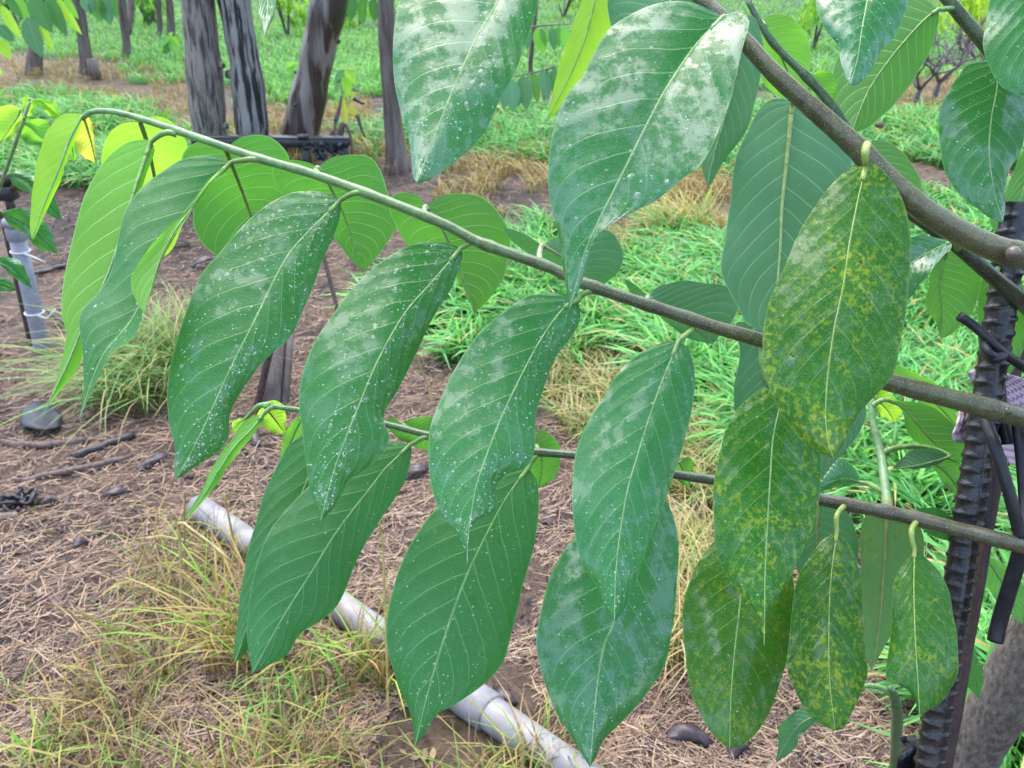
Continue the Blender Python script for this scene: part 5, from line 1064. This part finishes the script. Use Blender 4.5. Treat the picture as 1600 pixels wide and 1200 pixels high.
leaf('C16', 'W', 'wet', 'up', (.80, .82), "1506,1000 1514,1030 1522,1060 1530,1092", "1506,1000 1498,1030 1506,1066 1530,1092", "1506,1000 1528,1028 1537,1062 1530,1092", drops=12)
leaf('C17', 'W', 'rear', 'under', (.86, .88), "1538,866 1560,900 1580,936 1597,976", "1538,866 1572,884 1594,906 1606,940 1597,976", "1538,866 1534,904 1564,946 1597,976")

# pruned knot on the thick branch
o_, Q_ = BR_['B']; p = P3(1584, 402, .535); mb = MB(); mb.tube(np.array([P3(1584, 398, .556), P3(1583, 396, .536), P3(1582, 395, .531)]), [.006, .0045, .003], 10, col=(.16, .13, .10)); mb.build('knot', M['bark'], o_, p)
o_, Q_ = BR_['A']; mb = MB(); mb.tube(np.array([P3(1572, 646, .605), P3(1573, 643, .597), P3(1574, 641, .594)]), [.0045, .0035, .002], 10, col=(.10, .08, .06)); mb.build('knot', M['bark'], o_, P3(1572, 646, .605))

# ------------------------------------------------------------------ ribbed stake, rubber ties and woven tape
p0 = P3(1590, 318, .655); p1 = P3(1452, 1200, .70); ax = (p1 - p0) / np.linalg.norm(p1 - p0)
gend = p1 + ax * ((p1[2] - float(gz(p1[0], p1[1])) + .06) / -ax[2])
e = empty('ribbed_stake', gend, 'dark ribbed steel stake with rubber ties beside the branches', 'stake')
rebar_mesh(p0, gend, .0105, .0112, M['steel'], 'ribbed_bar', e, gend, 34, .0011, face=(-.1, -1, .35))
q0 = P3(1606, 470, .71); q1 = P3(1506, 1050, .76); ax2 = (q1 - q0) / np.linalg.norm(q1 - q0)
mb = MB(); ge2 = q1 + ax2 * ((q1[2] - float(gz(q1[0], q1[1])) + .05) / -ax2[2])
Pn = np.linspace(q0, ge2, 60); mb.tube(Pn, .0046 * (1 + .06 * np.sin(np.arange(60) * 1.3)), 14); mb.build('rusty_rod', M['rust'], e, ge2)
tie = empty('rubber_tie', P3(1545, 545, .64), 'black rubber cord knotted round the ribbed stake', 'rubber tie')
def cord(name, s, wpx, par, mat='rubber'):
    A = S3(s); Qc = spline(A, 40); mb = MB(); mb.tube(unproject(Qc[:, :2], Qc[:, 2]), wpx / 2 * Qc[:, 2] / F, 14); return mb.build(name, M[mat], par, unproject(A[:1, :2], A[:1, 2])[0])
cord('cord', "1499,494,.632 1520,508,.632 1545,530,.628 1565,549,.630 1612,582,.645 1680,630,.70", 15, tie)
cord('knot_loop', "1541,540,.650 1540,552,.636 1552,560,.626 1566,556,.630 1572,546,.648 1565,536,.664 1552,534,.668 1542,540,.660", 17, tie)
cord('knot_wrap', "1548,520,.634 1538,536,.630 1546,552,.624 1562,560,.628", 14, tie)
tie2 = empty('rubber_strap', P3(1590, 835, .64), 'long black rubber straps hanging from the stake to a knot', 'rubber strap')
cord('strap', "1540,655,.652 1552,690,.640 1568,740,.636 1582,790,.636 1594,838,.640", 19, tie2)
cord('strap', "1586,640,.668 1594,700,.664 1600,770,.66 1602,838,.645", 17, tie2)
cord('strap', "1598,836,.642 1592,870,.65 1577,920,.66 1562,970,.67 1555,1002,.672", 24, tie2)
cord('strap_end', "1560,600,.690 1566,650,.684 1574,684,.680 1576,694,.679", 20, tie2)
cord('strap', "1545,610,.688 1542,680,.690 1536,760,.694 1528,840,.698", 34, tie2)
# woven tape wound behind the stake
L_ = pts("1512,582 1520,606 1526,622 1500,640 1494,662 1487,684 1507,693 1532,680 1560,700 1578,726"); R_ = pts("1534,570 1568,582 1600,592 1630,612 1640,640 1640,668 1636,690 1630,706 1622,720 1612,732")
nv = 30; l, r_ = spline(L_, nv), spline(R_, nv); G = []
for i in range(nv):
    row = []
    for j in range(16):
        a_ = j / 15; q = l[i] * (1 - a_) + r_[i] * a_; dd = .695 + .02 * math.sin(a_ * 2.6) + .006 * math.sin(i * .45 + a_ * 3) + .010 * (1 - a_) * math.sin(i * .3)
        row.append(P3(q[0], q[1], dd))
    G.append(row)
G = np.array(G); uvm = np.stack(np.broadcast_arrays(np.linspace(0, 1, 16)[None, :], np.linspace(0, 1, nv)[:, None]), -1)
mb = MB(); mb.grid(G, 0, uvm); o = mb.build('woven_tape', M['tape'], None, G[0, 0]); o.modifiers.new('thick', 'SOLIDIFY').thickness = .0012
tag(o, 'white tape with pink woven pattern wrapped behind the ribbed stake', 'tape')
# black plastic scrap at the foot of the stake
c_ = P3(1428, 1186, .72); mb = MB()
G = np.array([[P3(1405 + 46 * j / 7 + 5 * math.sin(i), 1150 + 90 * i / 9, .735 + .018 * math.sin(i * 1.1 + j * .9) - .01 * j / 7) for j in range(8)] for i in range(10)])
mb.grid(G); o = mb.build('plastic_wrap', M['black'], e, c_); o.modifiers.new('thick', 'SOLIDIFY').thickness = .0012

# ------------------------------------------------------------------ sapling at the left edge
g = ground(-90, 620); sap = empty('sapling', g, 'young sapling with lime top leaves beside the grey standpipe', 'sapling')
A = S3("-70,560,1.9 -45,420,1.45 -10,320,1.25 8,270,1.18 22,230,1.14 38,186,1.11 46,160,1.10"); Q_ = spline(A, 40); Pn = np.vstack([[g - (0, 0, .02)], unproject(Q_[:, :2], Q_[:, 2])])
mb = MB(); mb.tube(spline(Pn, 50), np.linspace(.007, .0022, 50), 10, col=(.25, .42, .16)); mb.build('stem', M['shootbark'], sap, g)
BR_['S'] = (sap, None); WPOS[sap] = g
SL = dict(ripple=.002, camber=.01)
leaf('S1', 'S', 'young', 'under', (1.11, 1.14), "34,170 27,184 16,200 2,222", "34,170 12,164 -14,178 -22,204 2,222", "34,170 36,186 24,208 2,222", "38,186,1.11 36,176,1.11", **SL)
leaf('S2', 'S', 'young', 'under', (1.10, 1.12), "47,154 44,164 41,174 37,187", "47,154 38,152 34,166 37,187", "47,154 57,162 52,176 37,187", **SL)
leaf('S3', 'S', 'young', 'up', (1.10, 1.12), "50,157 66,160 84,174 100,190", "50,157 66,154 88,165 100,190", "50,157 62,165 80,182 100,190", **SL)
leaf('S4', 'S', 'fresh', 'under', (1.12, 1.15), "37,192 50,200 62,212 84,227", "37,192 55,185 78,194 84,227", "37,192 32,214 50,227 84,228", "28,208,1.13 32,196,1.12", **SL)
leaf('S5', 'S', 'mature', 'up', (1.17, 1.2), "40,206 58,210 74,222 96,236", "40,206 58,200 80,208 96,236", "40,206 48,222 70,234 96,236", **SL)
leaf('S6', 'S', 'mature', 'up', (1.28, 1.30), "14,272 44,285 72,310 98,344", "14,272 36,267 56,278 82,304 98,344", "14,272 24,292 50,304 74,334 98,344", "6,276,1.19 10,272,1.25", **SL)
leaf('S7', 'S', 'mature', 'up', (1.30, 1.33), "2,332 32,345 62,366 90,396", "2,332 22,326 48,331 76,355 90,396", "2,332 12,348 40,367 62,389 90,396", "-12,328,1.26 -5,328,1.28", **SL)
leaf('S8', 'S', 'mature', 'up', (1.38, 1.40), "-8,402 14,414 34,430 50,450", "-8,402 14,401 36,414 50,450", "-8,402 2,416 26,437 50,450", "-36,392,1.40 -22,398,1.39", **SL)
leaf('S9', 'S', 'mature', 'up', (1.42, 1.44), "-30,436 -8,440 10,446 26,454", "-30,436 -8,434 14,438 26,454", "-30,436 -14,450 8,456 26,454", "-44,424,1.45 -36,430,1.43", **SL)
